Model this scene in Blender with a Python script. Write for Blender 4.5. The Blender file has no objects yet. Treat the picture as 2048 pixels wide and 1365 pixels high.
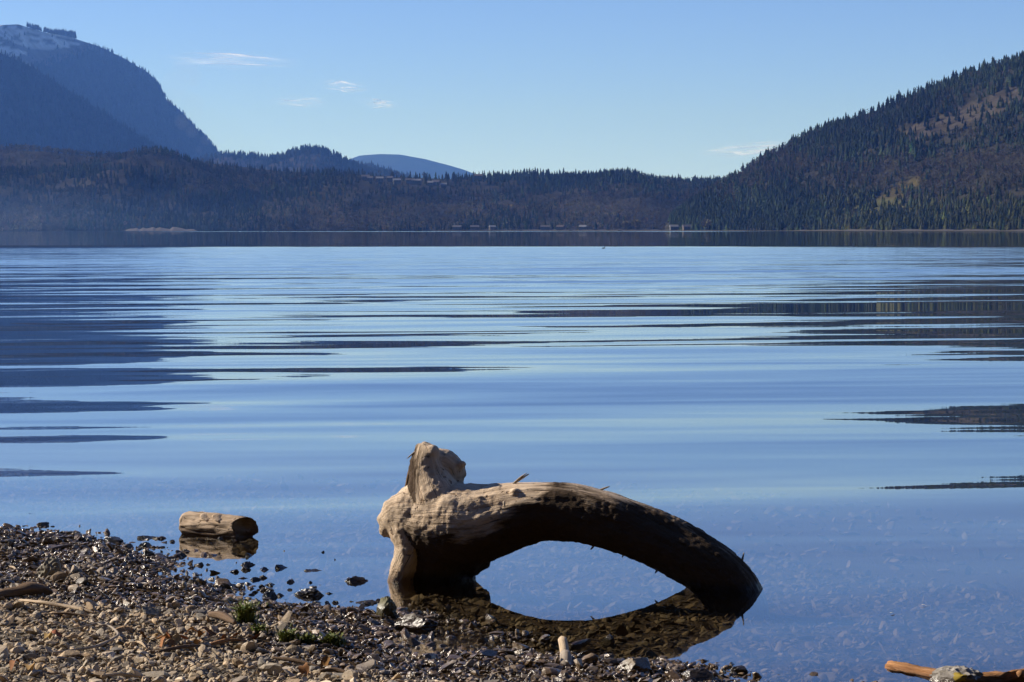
import bpy, bmesh, math, random
import numpy as np
from mathutils import Vector, Matrix, Euler

R = math.radians
rng = np.random.default_rng(7)
random.seed(7)
scene = bpy.context.scene
COL = scene.collection

# ------------------------------------------------------------------ camera, sky, sun, exposure
CAM_H, FPX = 1.5, 2800.0                     # eye height above the lake, focal length in 1024-wide pixels
PITCH = math.atan(111.5 / FPX)
cam_d = bpy.data.cameras.new('camera'); cam = bpy.data.objects.new('camera', cam_d); COL.objects.link(cam)
cam.location = (0, 0, CAM_H); cam.rotation_euler = (math.pi / 2 - PITCH, 0, 0)
cam_d.lens = 36.0 * FPX / 1024; cam_d.sensor_width = 36; cam_d.clip_start = 0.05; cam_d.clip_end = 80000
scene.camera = cam

SUN_EL, SUN_AZ = R(29), R(74)                # azimuth counted from +Y towards -X
sun_dir = Vector((-math.sin(SUN_AZ) * math.cos(SUN_EL), math.cos(SUN_AZ) * math.cos(SUN_EL), math.sin(SUN_EL)))
world = bpy.data.worlds.new('World'); scene.world = world; world.use_nodes = True
wn = world.node_tree.nodes; wl = world.node_tree.links
sky = wn.new('ShaderNodeTexSky'); sky.sky_type = 'NISHITA'; sky.sun_disc = False
sky.sun_elevation = SUN_EL; sky.sun_rotation = -SUN_AZ
sky.air_density = 0.5; sky.dust_density = 0.0; sky.ozone_density = 5.5; sky.altitude = 300
bgn = wn['Background']; bgn.inputs['Strength'].default_value = 0.112
wb = wn.new('ShaderNodeMix'); wb.data_type = 'RGBA'; wb.blend_type = 'MULTIPLY'; wb.inputs[0].default_value = 1.0
wb.inputs[7].default_value = (1.01, .945, 1.07, 1)      # the photograph's cool white balance
wl.new(sky.outputs[0], wb.inputs[6]); wl.new(wb.outputs[2], bgn.inputs['Color'])
sl = bpy.data.lights.new('sun', 'SUN'); so = bpy.data.objects.new('sun', sl); COL.objects.link(so)
sl.energy = 5.0; sl.angle = R(0.5); sl.color = (1.0, 0.92, 0.81)
so.rotation_euler = sun_dir.to_track_quat('Z', 'Y').to_euler(); so.location = (-30, 20, 40)
vs = scene.view_settings
vs.view_transform = 'Standard'; vs.look = 'None'; vs.exposure = 0.4; vs.gamma = 1.0; vs.use_curve_mapping = False
scene.render.engine = 'CYCLES'
cy = scene.cycles
cy.use_denoising = True; cy.max_bounces = 8; cy.diffuse_bounces = 2; cy.glossy_bounces = 4
cy.transparent_max_bounces = 12; cy.volume_bounces = 0; cy.caustics_reflective = False; cy.caustics_refractive = False
cy.sample_clamp_indirect = 4.0

# ------------------------------------------------------------------ helpers
cp, sp = math.cos(PITCH), math.sin(PITCH)
def ray(px, py):                              # pixel of the 2048-wide photograph -> direction
    xc, yc = (px / 2 - 512) / FPX, (341 - py / 2) / FPX
    return Vector((xc, cp + yc * sp, -sp + yc * cp))
def P(px, py, z=0.0):                         # point on the level plane z
    d = ray(px, py); t = (z - CAM_H) / d.z
    return Vector((d.x * t, d.y * t, z))
def Q(px, py, dist):                          # point at forward distance dist
    d = ray(px, py); t = dist / d.y
    return Vector((d.x * t, dist, CAM_H + d.z * t))
def to_px(x, y, z):
    z = z - CAM_H
    zc = y * cp - z * sp; yc = y * sp + z * cp
    return 2 * (512 + FPX * x / zc), 2 * (341 - FPX * yc / zc)

def _hash(ix, iy, iz, seed):
    h = (ix * 374761393 + iy * 668265263 + iz * 2147483647 + seed * 1274126177) & 0xFFFFFFFF
    h = ((h ^ (h >> 13)) * 1274126177) & 0xFFFFFFFF
    h = ((h ^ (h >> 16)) * 2246822519) & 0xFFFFFFFF
    return ((h ^ (h >> 15)) & 0xFFFF) / 65535.0
def vnoise(x, y, z=0.0, seed=0):              # value noise, -1..1, vectorised
    x, y, z = np.broadcast_arrays(np.asarray(x, float), np.asarray(y, float), np.asarray(z, float))
    ix, iy, iz = [np.floor(a).astype(np.int64) for a in (x, y, z)]
    fx, fy, fz = x - ix, y - iy, z - iz
    fx, fy, fz = [f * f * (3 - 2 * f) for f in (fx, fy, fz)]
    r = 0
    for a in (0, 1):
        for b in (0, 1):
            for c in (0, 1):
                w = (fx if a else 1 - fx) * (fy if b else 1 - fy) * (fz if c else 1 - fz)
                r = r + w * _hash(ix + a, iy + b, iz + c, seed)
    return r * 2 - 1
def fbm(x, y, z=0.0, seed=0, oct=4):
    r, a = 0, 1.0
    for k in range(oct):
        r = r + a * vnoise(np.asarray(x) * 2 ** k, np.asarray(y) * 2 ** k, np.asarray(z) * 2 ** k, seed + k); a *= .5
    return r

def link(o, parent=None):
    COL.objects.link(o)
    if parent is not None: o.parent = parent
    return o
def mesh_np(name, V, F, mat=None, parent=None, tone=None, smooth=False, attrs=None, mesh_only=False):
    V = np.asarray(V, np.float32); F = np.asarray(F, np.int32)
    me = bpy.data.meshes.new(name); n = F.shape[1]
    me.vertices.add(len(V)); me.vertices.foreach_set('co', V.ravel())
    me.loops.add(F.size); me.loops.foreach_set('vertex_index', F.ravel())
    me.polygons.add(len(F)); me.polygons.foreach_set('loop_start', np.arange(0, F.size, n, dtype=np.int32))
    try: me.polygons.foreach_set('loop_total', np.full(len(F), n, np.int32))
    except Exception: pass
    me.polygons.foreach_set('use_smooth', np.full(len(F), smooth, bool))
    me.update(calc_edges=True)
    if tone is not None:
        a = me.attributes.new('tone', 'FLOAT_COLOR', 'POINT')
        t = np.asarray(tone, np.float32)
        if t.shape[1] == 3: t = np.hstack([t, np.ones((len(t), 1), np.float32)])
        a.data.foreach_set('color', t.ravel())
    for k, v in (attrs or {}).items():
        a = me.attributes.new(k, 'FLOAT_VECTOR', 'POINT'); a.data.foreach_set('vector', np.asarray(v, np.float32).ravel())
    if mat: me.materials.append(mat)
    if mesh_only: return me
    return link(bpy.data.objects.new(name, me), parent)
def tag(o, label=None, cat=None, group=None, kind=None):
    if label: o['label'] = label
    if cat: o['category'] = cat
    if group: o['group'] = group
    if kind: o['kind'] = kind
    return o
def empty(name, loc, label, cat, group=None, rz=0):
    o = bpy.data.objects.new(name, None); link(o); o.location = loc; o.rotation_euler = (0, 0, rz); o.empty_display_size = .1
    return tag(o, label, cat, group)

class NT:                                     # tiny node-tree helper
    def __init__(s, name):
        s.m = bpy.data.materials.new(name); s.m.use_nodes = True
        s.n = s.m.node_tree.nodes; s.l = s.m.node_tree.links; s.n.clear()
        s.out = s.n.new('ShaderNodeOutputMaterial')
    def node(s, t, ins=None, **kw):
        n = s.n.new('ShaderNode' + t)
        for k, v in kw.items(): setattr(n, k, v)
        for k, v in (ins or {}).items():
            i = n.inputs[k]
            if hasattr(v, 'links') or isinstance(v, bpy.types.NodeSocket): s.l.new(v, i)
            else: i.default_value = v
        return n
    def math(s, op, a, b=0.0, c=0.0, clamp=False):
        return s.node('Math', {0: a, 1: b, 2: c}, operation=op, use_clamp=clamp).outputs[0]
    def mix(s, f, a, b, blend='MIX'):
        n = s.n.new('ShaderNodeMix'); n.data_type = 'RGBA'; n.blend_type = blend
        for i, v in ((0, f), (6, a), (7, b)):
            if isinstance(v, bpy.types.NodeSocket): s.l.new(v, n.inputs[i])
            else: n.inputs[i].default_value = v if i == 0 else (*v[:3], 1)
        return n.outputs[2]
    def mapr(s, v, a, b, c=0.0, d=1.0, smooth=False):
        return s.node('MapRange', {0: v, 1: a, 2: b, 3: c, 4: d}, interpolation_type='SMOOTHSTEP' if smooth else 'LINEAR').outputs[0]
    def noise(s, vec, scale, detail=4, rough=.55, dim='3D', out=0, dist=0.0):
        return s.node('TexNoise', {'Vector': vec, 'Scale': scale, 'Detail': detail, 'Roughness': rough, 'Distortion': dist}, noise_dimensions=dim).outputs[out]
    def mapping(s, vec, scale=(1, 1, 1), rot=(0, 0, 0), loc=(0, 0, 0)):
        return s.node('Mapping', {'Vector': vec, 'Scale': scale, 'Rotation': rot, 'Location': loc}).outputs[0]
    def attr(s, name, out='Color'):
        return s.node('Attribute', attribute_name=name).outputs[out]
    def bump(s, h, dist, strength=1.0):
        return s.node('Bump', {'Height': h, 'Distance': dist, 'Strength': strength}).outputs[0]
    def bsdf(s, col, rough=.8, spec=.3, normal=None):
        b = s.node('BsdfPrincipled', {'Base Color': col, 'Roughness': rough, 'Specular IOR Level': spec})
        if normal is not None: s.l.new(normal, b.inputs['Normal'])
        s.l.new(b.outputs[0], s.out.inputs[0]); return b

def wetness(t):                               # stones stand wet a hand above the lake
    pos = t.node('NewGeometry').outputs['Position']
    z = t.node('SeparateXYZ', {0: pos}).outputs[2]
    n = t.noise(pos, 5.0, 2)
    z2 = t.math('ADD', z, t.math('MULTIPLY', t.math('SUBTRACT', n, .5), -.05))
    return t.mapr(z2, .032, .076, 1.0, 0.0, True), pos

def stone_material(name, gain=1.0):
    t = NT(name); wet, pos = wetness(t)
    tone = t.attr('tone')
    n1 = t.noise(pos, 90.0, 5, .65); n2 = t.noise(pos, 420.0, 3)
    c = t.mix(t.mapr(n1, .35, .7), tone, t.mix(1.0, tone, (.74, .72, .70), 'MULTIPLY'))
    c = t.mix(t.math('MULTIPLY', t.mapr(n2, .45, .75), .4), c, t.mix(.5, c, (.5, .45, .38)))
    if gain != 1.0: c = t.mix(1.0, c, (gain,) * 3, 'MULTIPLY')
    under = t.mapr(t.node('SeparateXYZ', {0: pos}).outputs[2], .004, -.012)       # lying under the water
    c = t.mix(wet, c, t.mix(1.0, c, t.mix(under, (.36, .32, .27), (.36, .255, .13)), 'MULTIPLY'))
    mud = t.noise(t.mapping(pos, (5, 14, 9)), 1.0, 5, .65); c = t.mix(t.math('MULTIPLY', under, .62), c, t.mix(t.mapr(mud, .35, .65), (.045, .032, .017), (.17, .125, .065)))
    big = t.noise(pos, 9.0, 3, .6); c = t.mix(1.0, c, t.mix(t.mapr(big, .35, .65), (.78, .74, .68), (1.15, 1.12, 1.05)), 'MULTIPLY')
    wet = t.math('MULTIPLY', wet, t.math('SUBTRACT', 1.0, under))
    rough = t.mapr(wet, 0, 1, .85, .17)
    nb = t.bump(t.math('ADD', n1, t.math('MULTIPLY', n2, .4)), .004, .6)
    t.bsdf(c, rough, t.mapr(wet, 0, 1, .25, .55), nb)
    return t.m

def tone_material(name, rough=.9, spec=.1, nscale=None, amount=.35):
    t = NT(name); c = t.attr('tone')
    if nscale:
        pos = t.node('NewGeometry').outputs['Position']
        n = t.noise(pos, nscale, 4, .6)
        c = t.mix(t.mapr(n, .3, .7), t.mix(1.0, c, (1 - amount,) * 3, 'MULTIPLY'), c)
    t.bsdf(c, rough, spec); return t.m

def wood_material(name, light, mid, dark, s_scale=(3.0, 26.0, 26.0), bark=None, bark_cut=.55, bump=.006):
    t = NT(name)
    g = t.attr('grain', 'Vector'); pos = t.node('NewGeometry').outputs['Position']
    gm = t.mapping(g, s_scale)
    n1 = t.noise(gm, 1.0, 6, .65, dist=.4); n2 = t.noise(t.mapping(g, tuple(3.1 * k for k in s_scale)), 1.0, 4, .6)
    n3 = t.noise(pos, 7.0, 4, .6)
    c = t.mix(t.mapr(n1, .30, .54), mid, light)
    c = t.mix(t.math('MULTIPLY', t.mapr(n2, .54, .74), .6), c, dark)
    c = t.mix(t.math('MULTIPLY', t.mapr(n3, .54, .74), .6), c, t.mix(.45, mid, dark))
    h = t.math('ADD', n1, t.math('MULTIPLY', n2, .6))
    crack = t.mapr(t.noise(t.mapping(g, (s_scale[0] * .9, s_scale[1] * 1.7, s_scale[2] * 1.7)), 1.0, 2, .5), .655, .70)
    c = t.mix(crack, c, tuple(k * .35 for k in dark))
    h = t.math('SUBTRACT', h, crack)
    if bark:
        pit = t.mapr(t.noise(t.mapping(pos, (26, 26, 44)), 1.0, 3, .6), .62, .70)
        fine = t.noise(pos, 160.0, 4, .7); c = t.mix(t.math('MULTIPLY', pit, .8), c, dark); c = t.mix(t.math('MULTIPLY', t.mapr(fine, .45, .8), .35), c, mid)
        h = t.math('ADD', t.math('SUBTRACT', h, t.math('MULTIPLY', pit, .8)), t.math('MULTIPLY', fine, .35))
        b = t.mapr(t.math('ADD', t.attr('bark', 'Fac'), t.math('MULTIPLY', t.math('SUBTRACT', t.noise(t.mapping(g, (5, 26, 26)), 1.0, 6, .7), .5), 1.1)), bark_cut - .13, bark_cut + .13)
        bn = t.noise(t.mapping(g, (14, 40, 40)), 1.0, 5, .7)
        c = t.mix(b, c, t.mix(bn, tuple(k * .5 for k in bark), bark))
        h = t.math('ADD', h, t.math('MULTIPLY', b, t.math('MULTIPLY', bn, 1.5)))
    z = t.node('SeparateXYZ', {0: pos}).outputs[2]
    wet = t.mapr(t.math('ADD', z, t.math('MULTIPLY', n3, .04)), .03, .08, 1, 0, True)
    c = t.mix(wet, c, t.mix(1.0, c, (.35, .30, .26), 'MULTIPLY'))
    t.bsdf(c, t.mapr(wet, 0, 1, .85, .3), .2, t.bump(h, bump, .8)); return t.m

# ------------------------------------------------------------------ beach and lake bed: one sheet
SHORE = [P(*p) for p in ((0, 1064), (90, 1072), (160, 1092), (225, 1116), (300, 1140), (380, 1166), (450, 1192), (540, 1212), (640, 1222),
                         (720, 1236), (790, 1266), (880, 1302), (1000, 1320), (1130, 1330), (1250, 1342), (1330, 1354), (1420, 1376))]
SHORE = [Vector((-60, 44, 0)), Vector((-12, 20, 0)), Vector((-4.6, 15.6, 0))] + SHORE + [Vector((2.2, 7.8, 0)), Vector((4.5, 5.6, 0)), Vector((12, 2.5, 0)), Vector((60, -10, 0))]
SH = np.array([(p.x, p.y) for p in SHORE])
def shore_dist(x, y):                         # signed distance to the waterline, + on land
    x = np.asarray(x, float); y = np.asarray(y, float)
    best = np.full(x.shape, 1e18); sgn = np.ones(x.shape)
    for (ax, ay), (bx, by) in zip(SH[:-1], SH[1:]):
        dx, dy = bx - ax, by - ay; L = dx * dx + dy * dy
        t = np.clip(((x - ax) * dx + (y - ay) * dy) / L, 0, 1)
        d = (x - ax - t * dx) ** 2 + (y - ay - t * dy) ** 2
        s = np.where(dx * (y - ay) - dy * (x - ax) > 0, -1.0, 1.0)
        m = d < best; best = np.where(m, d, best); sgn = np.where(m, s, sgn)
    return np.sqrt(best) * sgn
def ground(x, y):
    d = shore_dist(x, y)
    z = np.where(d > 0, .06 * d, np.where(d > -1.3, .072 * d, np.where(d > -6, -.0936 + .028 * (d + 1.3), -.225 + .07 * (d + 6))))
    z = np.where(d > 6, .36 + (d - 6) * .16, z)
    z = np.minimum(np.maximum(z, -4.0), 16.0)
    amp = np.exp(-(d / 3.0) ** 2)
    return z + amp * (.016 * vnoise(np.asarray(x) * 2.3, np.asarray(y) * 2.3, 0, 3) + .010 * vnoise(np.asarray(x) * 6, np.asarray(y) * 6, 0, 4))
def G(px, py):                                # where the pixel's ray meets the ground (or the bed)
    d = ray(px, py); z = 0.0
    for _ in range(25):
        p = P(px, py, z); z = .5 * z + .5 * float(ground(p.x, p.y))
    return P(px, py, z)
def axis(lo, hi, step, far_lo, far_hi, grow=1.35):
    a = list(np.arange(lo, hi + 1e-6, step)); s = step
    while a[-1] < far_hi: s *= grow; a.append(min(a[-1] + s, far_hi))
    s = step
    while a[0] > far_lo: s *= grow; a.insert(0, max(a[0] - s, far_lo))
    return np.array(a)
def grid(xs, ys):
    X, Y = np.meshgrid(xs, ys); nx, ny = len(xs), len(ys)
    i = np.arange((ny - 1) * (nx - 1)); r, c = i // (nx - 1), i % (nx - 1); a = r * nx + c
    return X.ravel(), Y.ravel(), np.stack([a, a + 1, a + nx + 1, a + nx], 1)
X, Y, F = grid(axis(-4.0, 3.0, .045, -6400, 6400), axis(7.2, 17.5, .06, -390, 24600))
t = NT('beach_ground'); wet, pos = wetness(t)
n1 = t.noise(pos, 60.0, 6, .7); n2 = t.noise(pos, 3.0, 3); vor = t.node('TexVoronoi', {'Vector': pos, 'Scale': 55.0}).outputs
c = t.mix(t.mapr(n1, .3, .7), (.05, .04, .03), (.15, .12, .09)); c = t.mix(t.math('MULTIPLY', vor['Color'], .6), c, (.26, .22, .17))
c = t.mix(wet, c, t.mix(1.0, c, (.40, .29, .17), 'MULTIPLY'))
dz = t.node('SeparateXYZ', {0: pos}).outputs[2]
c = t.mix(t.mapr(t.math('ADD', dz, t.math('MULTIPLY', n2, .1)), -.22, -.60, 0, 1), c, (.012, .020, .026))     # bed painted darker with depth, for light lost in deep water
t.bsdf(c, .9, .1, t.bump(t.math('ADD', n1, vor['Distance']), .02, .8))
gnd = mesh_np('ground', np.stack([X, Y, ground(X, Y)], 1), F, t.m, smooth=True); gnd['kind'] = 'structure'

# ------------------------------------------------------------------ lake surface
t = NT('lake_water')
pos = t.node('NewGeometry').outputs['Position']
sx = t.node('SeparateXYZ', {0: pos}); py = sx.outputs[1]
wob = t.math('MULTIPLY', t.math('SUBTRACT', t.noise(t.mapping(pos, (.012, .03, 1)), 1.0, 3), .5), 1.0)
lg = t.math('LOGARITHM', t.math('MAXIMUM', py, 1.0), 10.0)
lgw = t.math('ADD', lg, t.math('MULTIPLY', wob, .12))
wind = t.math('MULTIPLY', t.mapr(lgw, 1.75, 2.03, 0, 1, True), t.mapr(lgw, 2.35, 2.42, 1, 0, True))      # wind ruffles a belt of the lake
swellz = t.math('MULTIPLY', t.mapr(lgw, 1.15, 1.50, .60, 1, True), t.mapr(lgw, 1.90, 2.40, 1, .12, True))
def slope(scale, rot, detail, rough, dist=0.0, seed=0):
    n = t.noise(t.mapping(t.mapping(pos, (1, 1, 1), (0, 0, rot)), scale, (0, 0, 0), (seed * 7.3, seed * 3.1, seed)), 1.0, detail, rough, dist=dist)
    return t.math('SUBTRACT', n, .5)
s1 = slope((.026, .20, 1), R(-30), 2, .45, .5, 1)
s2 = slope((.11, .66, 1), R(-10), 3, .5, .6, 2)
s3 = slope((.50, 2.6, 1), R(7), 4, .6, .5, 3)
sx1 = slope((1.2, 1.6, 1), R(20), 3, .6, 0, 4)
calm = t.mapr(t.noise(t.mapping(pos, (.0012, .016, 1)), 1.0, 3), .60, .68, 0, 1)
a1 = t.math('MULTIPLY', s1, t.math('MULTIPLY', swellz, .13))
a2 = t.math('MULTIPLY', s2, t.math('MULTIPLY', swellz, .105))
lane = t.math('MULTIPLY', calm, t.mapr(lgw, 2.42, 2.55, 0, 1))
strip = t.math('MULTIPLY', t.mapr(py, 1750, 1900), t.mapr(py, 2400, 2700, 1, 0))
wl_ = t.math('ADD', t.math('ADD', wind, t.math('MULTIPLY', lane, .22)), t.math('MULTIPLY', strip, t.mapr(wob, -.15, .15, 0, 1.3)))
a3 = t.math('MULTIPLY', t.math('ADD', s3, .22), t.math('ADD', t.math('MULTIPLY', wl_, .125), t.math('MULTIPLY', swellz, .017)))
sy = t.math('ADD', t.math('ADD', a1, a2), a3)
sxx = t.math('MULTIPLY', sx1, t.math('ADD', t.math('MULTIPLY', wl_, .02), .004))
nrm = t.node('VectorMath', {0: t.node('CombineXYZ', {0: sxx, 1: t.math('MULTIPLY', sy, -1.0), 2: 1.0}).outputs[0]}, operation='NORMALIZE').outputs[0]
inc = t.node('NewGeometry').outputs['Incoming']      # Fresnel (Schlick, n = 1.33), the same from above and below
cosv = t.math('ABSOLUTE', t.node('VectorMath', {0: nrm, 1: inc}, operation='DOT_PRODUCT').outputs['Value'])
fr = t.math('ADD', .02, t.math('MULTIPLY', .98, t.math('POWER', t.math('SUBTRACT', 1.0, cosv, clamp=True), 5.0)))
gl = t.node('BsdfGlossy', {'Color': (1, 1, 1, 1), 'Roughness': .015, 'Normal': nrm})
tr = t.node('BsdfTransparent', {'Color': (.92, .93, .88, 1)})
mx = t.node('MixShader', {0: fr, 1: tr.outputs[0], 2: gl.outputs[0]})
t.l.new(mx.outputs[0], t.out.inputs[0])
X, Y, F = grid(axis(-8, 8, 2, -6400, 6400, 1.6), axis(2, 26, 2, -40, 24600, 1.6))
lake = mesh_np('lake', np.stack([X, Y, np.zeros_like(X)], 1), F, t.m); lake['kind'] = 'structure'

# ------------------------------------------------------------------ hills
def terrain_material(name, scale, snow=False):
    t = NT(name); pos = t.node('NewGeometry').outputs['Position']; c = t.attr('tone')
    n = t.noise(pos, scale, 6, .65)
    c = t.mix(t.mapr(n, .35, .65), t.mix(1.0, c, (.5, .5, .5), 'MULTIPLY'), c)
    t.bsdf(c, .95, .05, t.bump(n, .3 / scale, .7)); return t.m
M_TERRAIN = terrain_material('hillside_soil', .03)
M_FAR = terrain_material('mountain_slope', .012)

def interp(pts, px):
    a = np.array(sorted(pts), float); return np.interp(px, a[:, 0], a[:, 1])
HILLS = {}
def hill(name, ridge, dfoot, dridge, back, drop=0.0, pw=1.0, rough=1.0, mat=None, base=(.035, .036, .022), seed=0, nv=26, nu=150, zfoot=-2.0, paint=None):
    x0, x1 = min(p[0] for p in ridge), max(p[0] for p in ridge)
    px = np.linspace(x0, x1, nu)
    top = interp(ridge, px)
    df, dr = interp(dfoot, px), interp(dridge, px)
    zr = np.array([Q(a, b, d).z for a, b, d in zip(px, top, dr)]) - drop
    nb = 8
    V = []
    vv = np.concatenate([np.linspace(0, 1, nv), 1 + np.linspace(0, 1, nb + 1)[1:]])
    for v in vv:
        f = v if v <= 1 else 1 + (v - 1)
        if v <= 1:
            D = df + (dr - df) * v; z = zfoot + (zr - zfoot) * v ** pw
        else:
            D = dr + back * (v - 1); z = zfoot + (zr - zfoot) * (1 - (v - 1) ** 1.5)
        x = (px / 2 - 512) / FPX * D
        env = np.clip(4 * v * (1 - v), 0, 1) if v < 1 else 0.0
        z = z + env * rough * 16 * fbm(x / 190, D / 260, 0, seed, 4) * np.clip(zr / 110, .2, 2.5)
        V.append(np.stack([x, D, z], 1))
    V = np.array(V); n = V.shape[0]
    HILLS[name] = (V[:nv], px)
    i = np.arange((n - 1) * (nu - 1)); r, c = i // (nu - 1), i % (nu - 1); a = r * nu + c
    F = np.stack([a, a + 1, a + nu + 1, a + nu], 1)
    VV = V.reshape(-1, 3)
    tone = np.tile(np.array(base), (len(VV), 1))
    if paint: tone = paint(VV, tone)
    o = mesh_np(name.split('#')[0], VV, F, mat or M_TERRAIN, tone=tone, smooth=True); o['kind'] = 'structure'
    return o
def patch(VV, poly):                          # soft 0..1 membership of the photograph's bare patches
    qx, qy = to_px(VV[:, 0], VV[:, 1], VV[:, 2]); inside = np.zeros(len(VV), bool)
    n = len(poly)
    for k in range(n):
        (ax, ay), (bx, by) = poly[k], poly[(k + 1) % n]
        cond = ((ay > qy) != (by > qy)) & (qx < (bx - ax) * (qy - ay) / ((by - ay) or 1e-9) + ax)
        inside ^= cond
    return inside
CLEAR_R = [(1800, 262), (1900, 222), (2000, 185), (2120, 130), (2120, 205), (2010, 222), (1900, 262), (1820, 290)]
CLEAR_Y = [(1740, 405), (1790, 372), (1842, 352), (1836, 375), (1800, 398), (1770, 425)]
CLEAR_S = [(1660, 445), (1700, 405), (1800, 395), (1835, 430), (1760, 452)]
def paint_right(VV, tone):
    tone = tone.copy()
    tone[patch(VV, CLEAR_R)] = (.085, .072, .052); tone[patch(VV, CLEAR_Y)] = (.10, .082, .030); tone[patch(VV, CLEAR_S)] = (.10, .10, .04)
    return tone
hill('hillside', [(1330, 452), (1380, 405), (1420, 378), (1480, 345), (1520, 318), (1600, 280), (1640, 262), (1700, 238), (1760, 218), (1830, 185), (1870, 172), (1950, 142), (2000, 124), (2048, 108), (2200, 75), (2400, 40), (2700, 30)],
     [(1330, 3500), (1500, 3200), (1800, 2700), (2100, 2350), (2700, 1800)], [(1330, 3560), (1500, 3700), (1800, 3600), (2100, 3450), (2700, 3000)], 1500, drop=0, pw=1.0, rough=.8, base=(.045, .042, .027), paint=paint_right, seed=5, nu=220, nv=60)
hill('wooded_ridge', [(-300, 290), (0, 296), (100, 302), (200, 312), (330, 318), (440, 326), (560, 340), (700, 346), (760, 350), (900, 356), (960, 356), (1000, 352), (1060, 348), (1130, 352), (1200, 351), (1300, 358), (1370, 366), (1460, 358), (1600, 340), (1800, 340)],
     [(-300, 3500), (400, 3700), (1000, 3950), (1800, 3950)], [(-300, 4600), (400, 4700), (1000, 4800), (1800, 4800)], 900, drop=2, pw=.75, rough=1.6, base=(.045, .04, .027), seed=9, nu=260, nv=36)
hill('wooded_knoll', [(500, 335), (540, 312), (580, 298), (610, 290), (640, 290), (670, 303), (700, 318), (740, 335), (800, 345)], [(500, 7800), (800, 7800)], [(500, 8600), (800, 8600)], 900, drop=12, base=(.05, .045, .04), seed=12, nu=70, nv=16)
hill('low_hill', [(380, 318), (430, 306), (460, 302), (500, 305), (540, 308), (580, 318), (640, 330)], [(380, 8600), (640, 8600)], [(380, 9300), (640, 9300)], 900, drop=10, base=(.05, .045, .04), seed=13, nu=50, nv=12)
def paint_snow(VV, tone):
    tone = tone.copy(); qx, qy = to_px(VV[:, 0], VV[:, 1], VV[:, 2])
    n = fbm(VV[:, 0] / 90, VV[:, 2] / 22, 0, 31, 4)
    k = (qx < 190) & (qy < 118 - qx * .18) & (n > -.25); tone[k] = (.62, .64, .68)
    k2 = (qx < 190) & (qy < 165 - qx * .35) & ~k; tone[k2] = (.13, .12, .12)
    return tone
hill('mountain', [(-500, 70), (-200, 55), (0, 50), (40, 48), (70, 58), (100, 66), (150, 76), (200, 92), (250, 116), (300, 146), (325, 172), (333, 198), (360, 218), (390, 252), (420, 282), (440, 306), (480, 335)],
     [(-500, 8200), (0, 9600), (440, 13600), (480, 14000)], [(-500, 10800), (0, 11900), (440, 14300), (480, 14600)], 2500, drop=1, rough=1.0, mat=M_FAR, base=(.016, .02, .015), seed=17, nu=150, nv=70, paint=paint_snow)
hill('mountain_spur', [(-500, 0), (-200, 60), (-60, 80), (0, 98), (60, 124), (130, 168), (200, 213), (250, 246), (300, 277), (340, 306), (380, 330)],
     [(-500, 6800), (0, 7600), (380, 10400)], [(-500, 8400), (0, 9000), (380, 10900)], 1200, drop=10, rough=1.0, mat=M_FAR, base=(.015, .019, .013), seed=21, nu=80, nv=30)
hill('far_mountain', [(640, 345), (690, 322), (720, 311), (760, 308), (800, 309), (850, 318), (900, 331), (930, 340), (960, 352), (1000, 380)],
     [(640, 21000), (1000, 21000)], [(640, 23000), (1000, 23000)], 1200, mat=M_FAR, base=(.02, .025, .02), rough=.4, seed=23, nu=60, nv=14)
hill('far_hills', [(700, 330), (740, 326), (770, 338), (820, 352)], [(700, 10500), (820, 10500)], [(700, 11200), (820, 11200)], 800, base=(.05, .045, .04), rough=.2, seed=24, nu=24, nv=8)

# ------------------------------------------------------------------ trees
def conifer(tiers=5, sides=6, seed=0):        # unit height, irregular skirts of boughs
    r = np.random.default_rng(seed); V, F = [], []
    for k in range(tiers):
        f = k / tiers; z0 = .06 + .80 * f; z1 = min(1.0, z0 + 1.45 / tiers * (1 - .25 * f)); rad = .185 * (1 - f) ** .85 + .02
        ax, ay = r.normal(0, .01, 2); b = len(V)
        V.append((ax, ay, z1))
        off = r.uniform(0, 6.28)
        for s in range(sides):
            a = off + s * 2 * math.pi / sides; q = rad * r.uniform(.55, 1.25)
            V.append((q * math.cos(a), q * math.sin(a), z0 + r.uniform(-.05, .03)))
        for s in range(sides): F.append((b, b + 1 + s, b + 1 + (s + 1) % sides))
    b = len(V)                                # trunk
    V += [(.015, 0, -.1), (-.008, .013, -.1), (-.008, -.013, -.1), (0, 0, .5)]
    F += [(b, b + 1, b + 3), (b + 1, b + 2, b + 3), (b + 2, b, b + 3)]
    return np.array(V), np.array(F)
def broadleaf(n=34, seed=0):                  # bare winter crown: open spray of twig clumps on a stem
    r = np.random.default_rng(1000 + seed); V, F = [], []
    for k in range(n):
        d = r.normal(size=3); d /= np.linalg.norm(d); q = r.uniform(.35, 1) ** .6
        c = np.array((d[0] * .24 * q, d[1] * .24 * q, .60 + d[2] * .36 * q)); b = len(V)
        up = np.array((d[0] * .4, d[1] * .4, 1.0)); up /= np.linalg.norm(up)
        sd = r.normal(size=3); sd -= sd.dot(up) * up; sd /= np.linalg.norm(sd)
        L, W = r.uniform(.10, .2), r.uniform(.025, .055)
        V += [tuple(c - up * L * .6 - sd * .01), tuple(c + sd * W), tuple(c + up * L * .6), tuple(c - sd * W)]
        F += [(b, b + 1, b + 2), (b, b + 2, b + 3)]
    b = len(V); V += [(.018, 0, -.1), (-.01, .016, -.1), (-.01, -.016, -.1), (0, 0, .75)]
    F += [(b, b + 1, b + 3), (b + 1, b + 2, b + 3), (b + 2, b, b + 3)]
    return np.array(V), np.array(F)
CON = [conifer(4, 6, k) for k in range(10)]
BRO = [broadleaf(24, k) for k in range(8)]
M_TREE = tone_material('tree_foliage', .9, .08)

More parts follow.
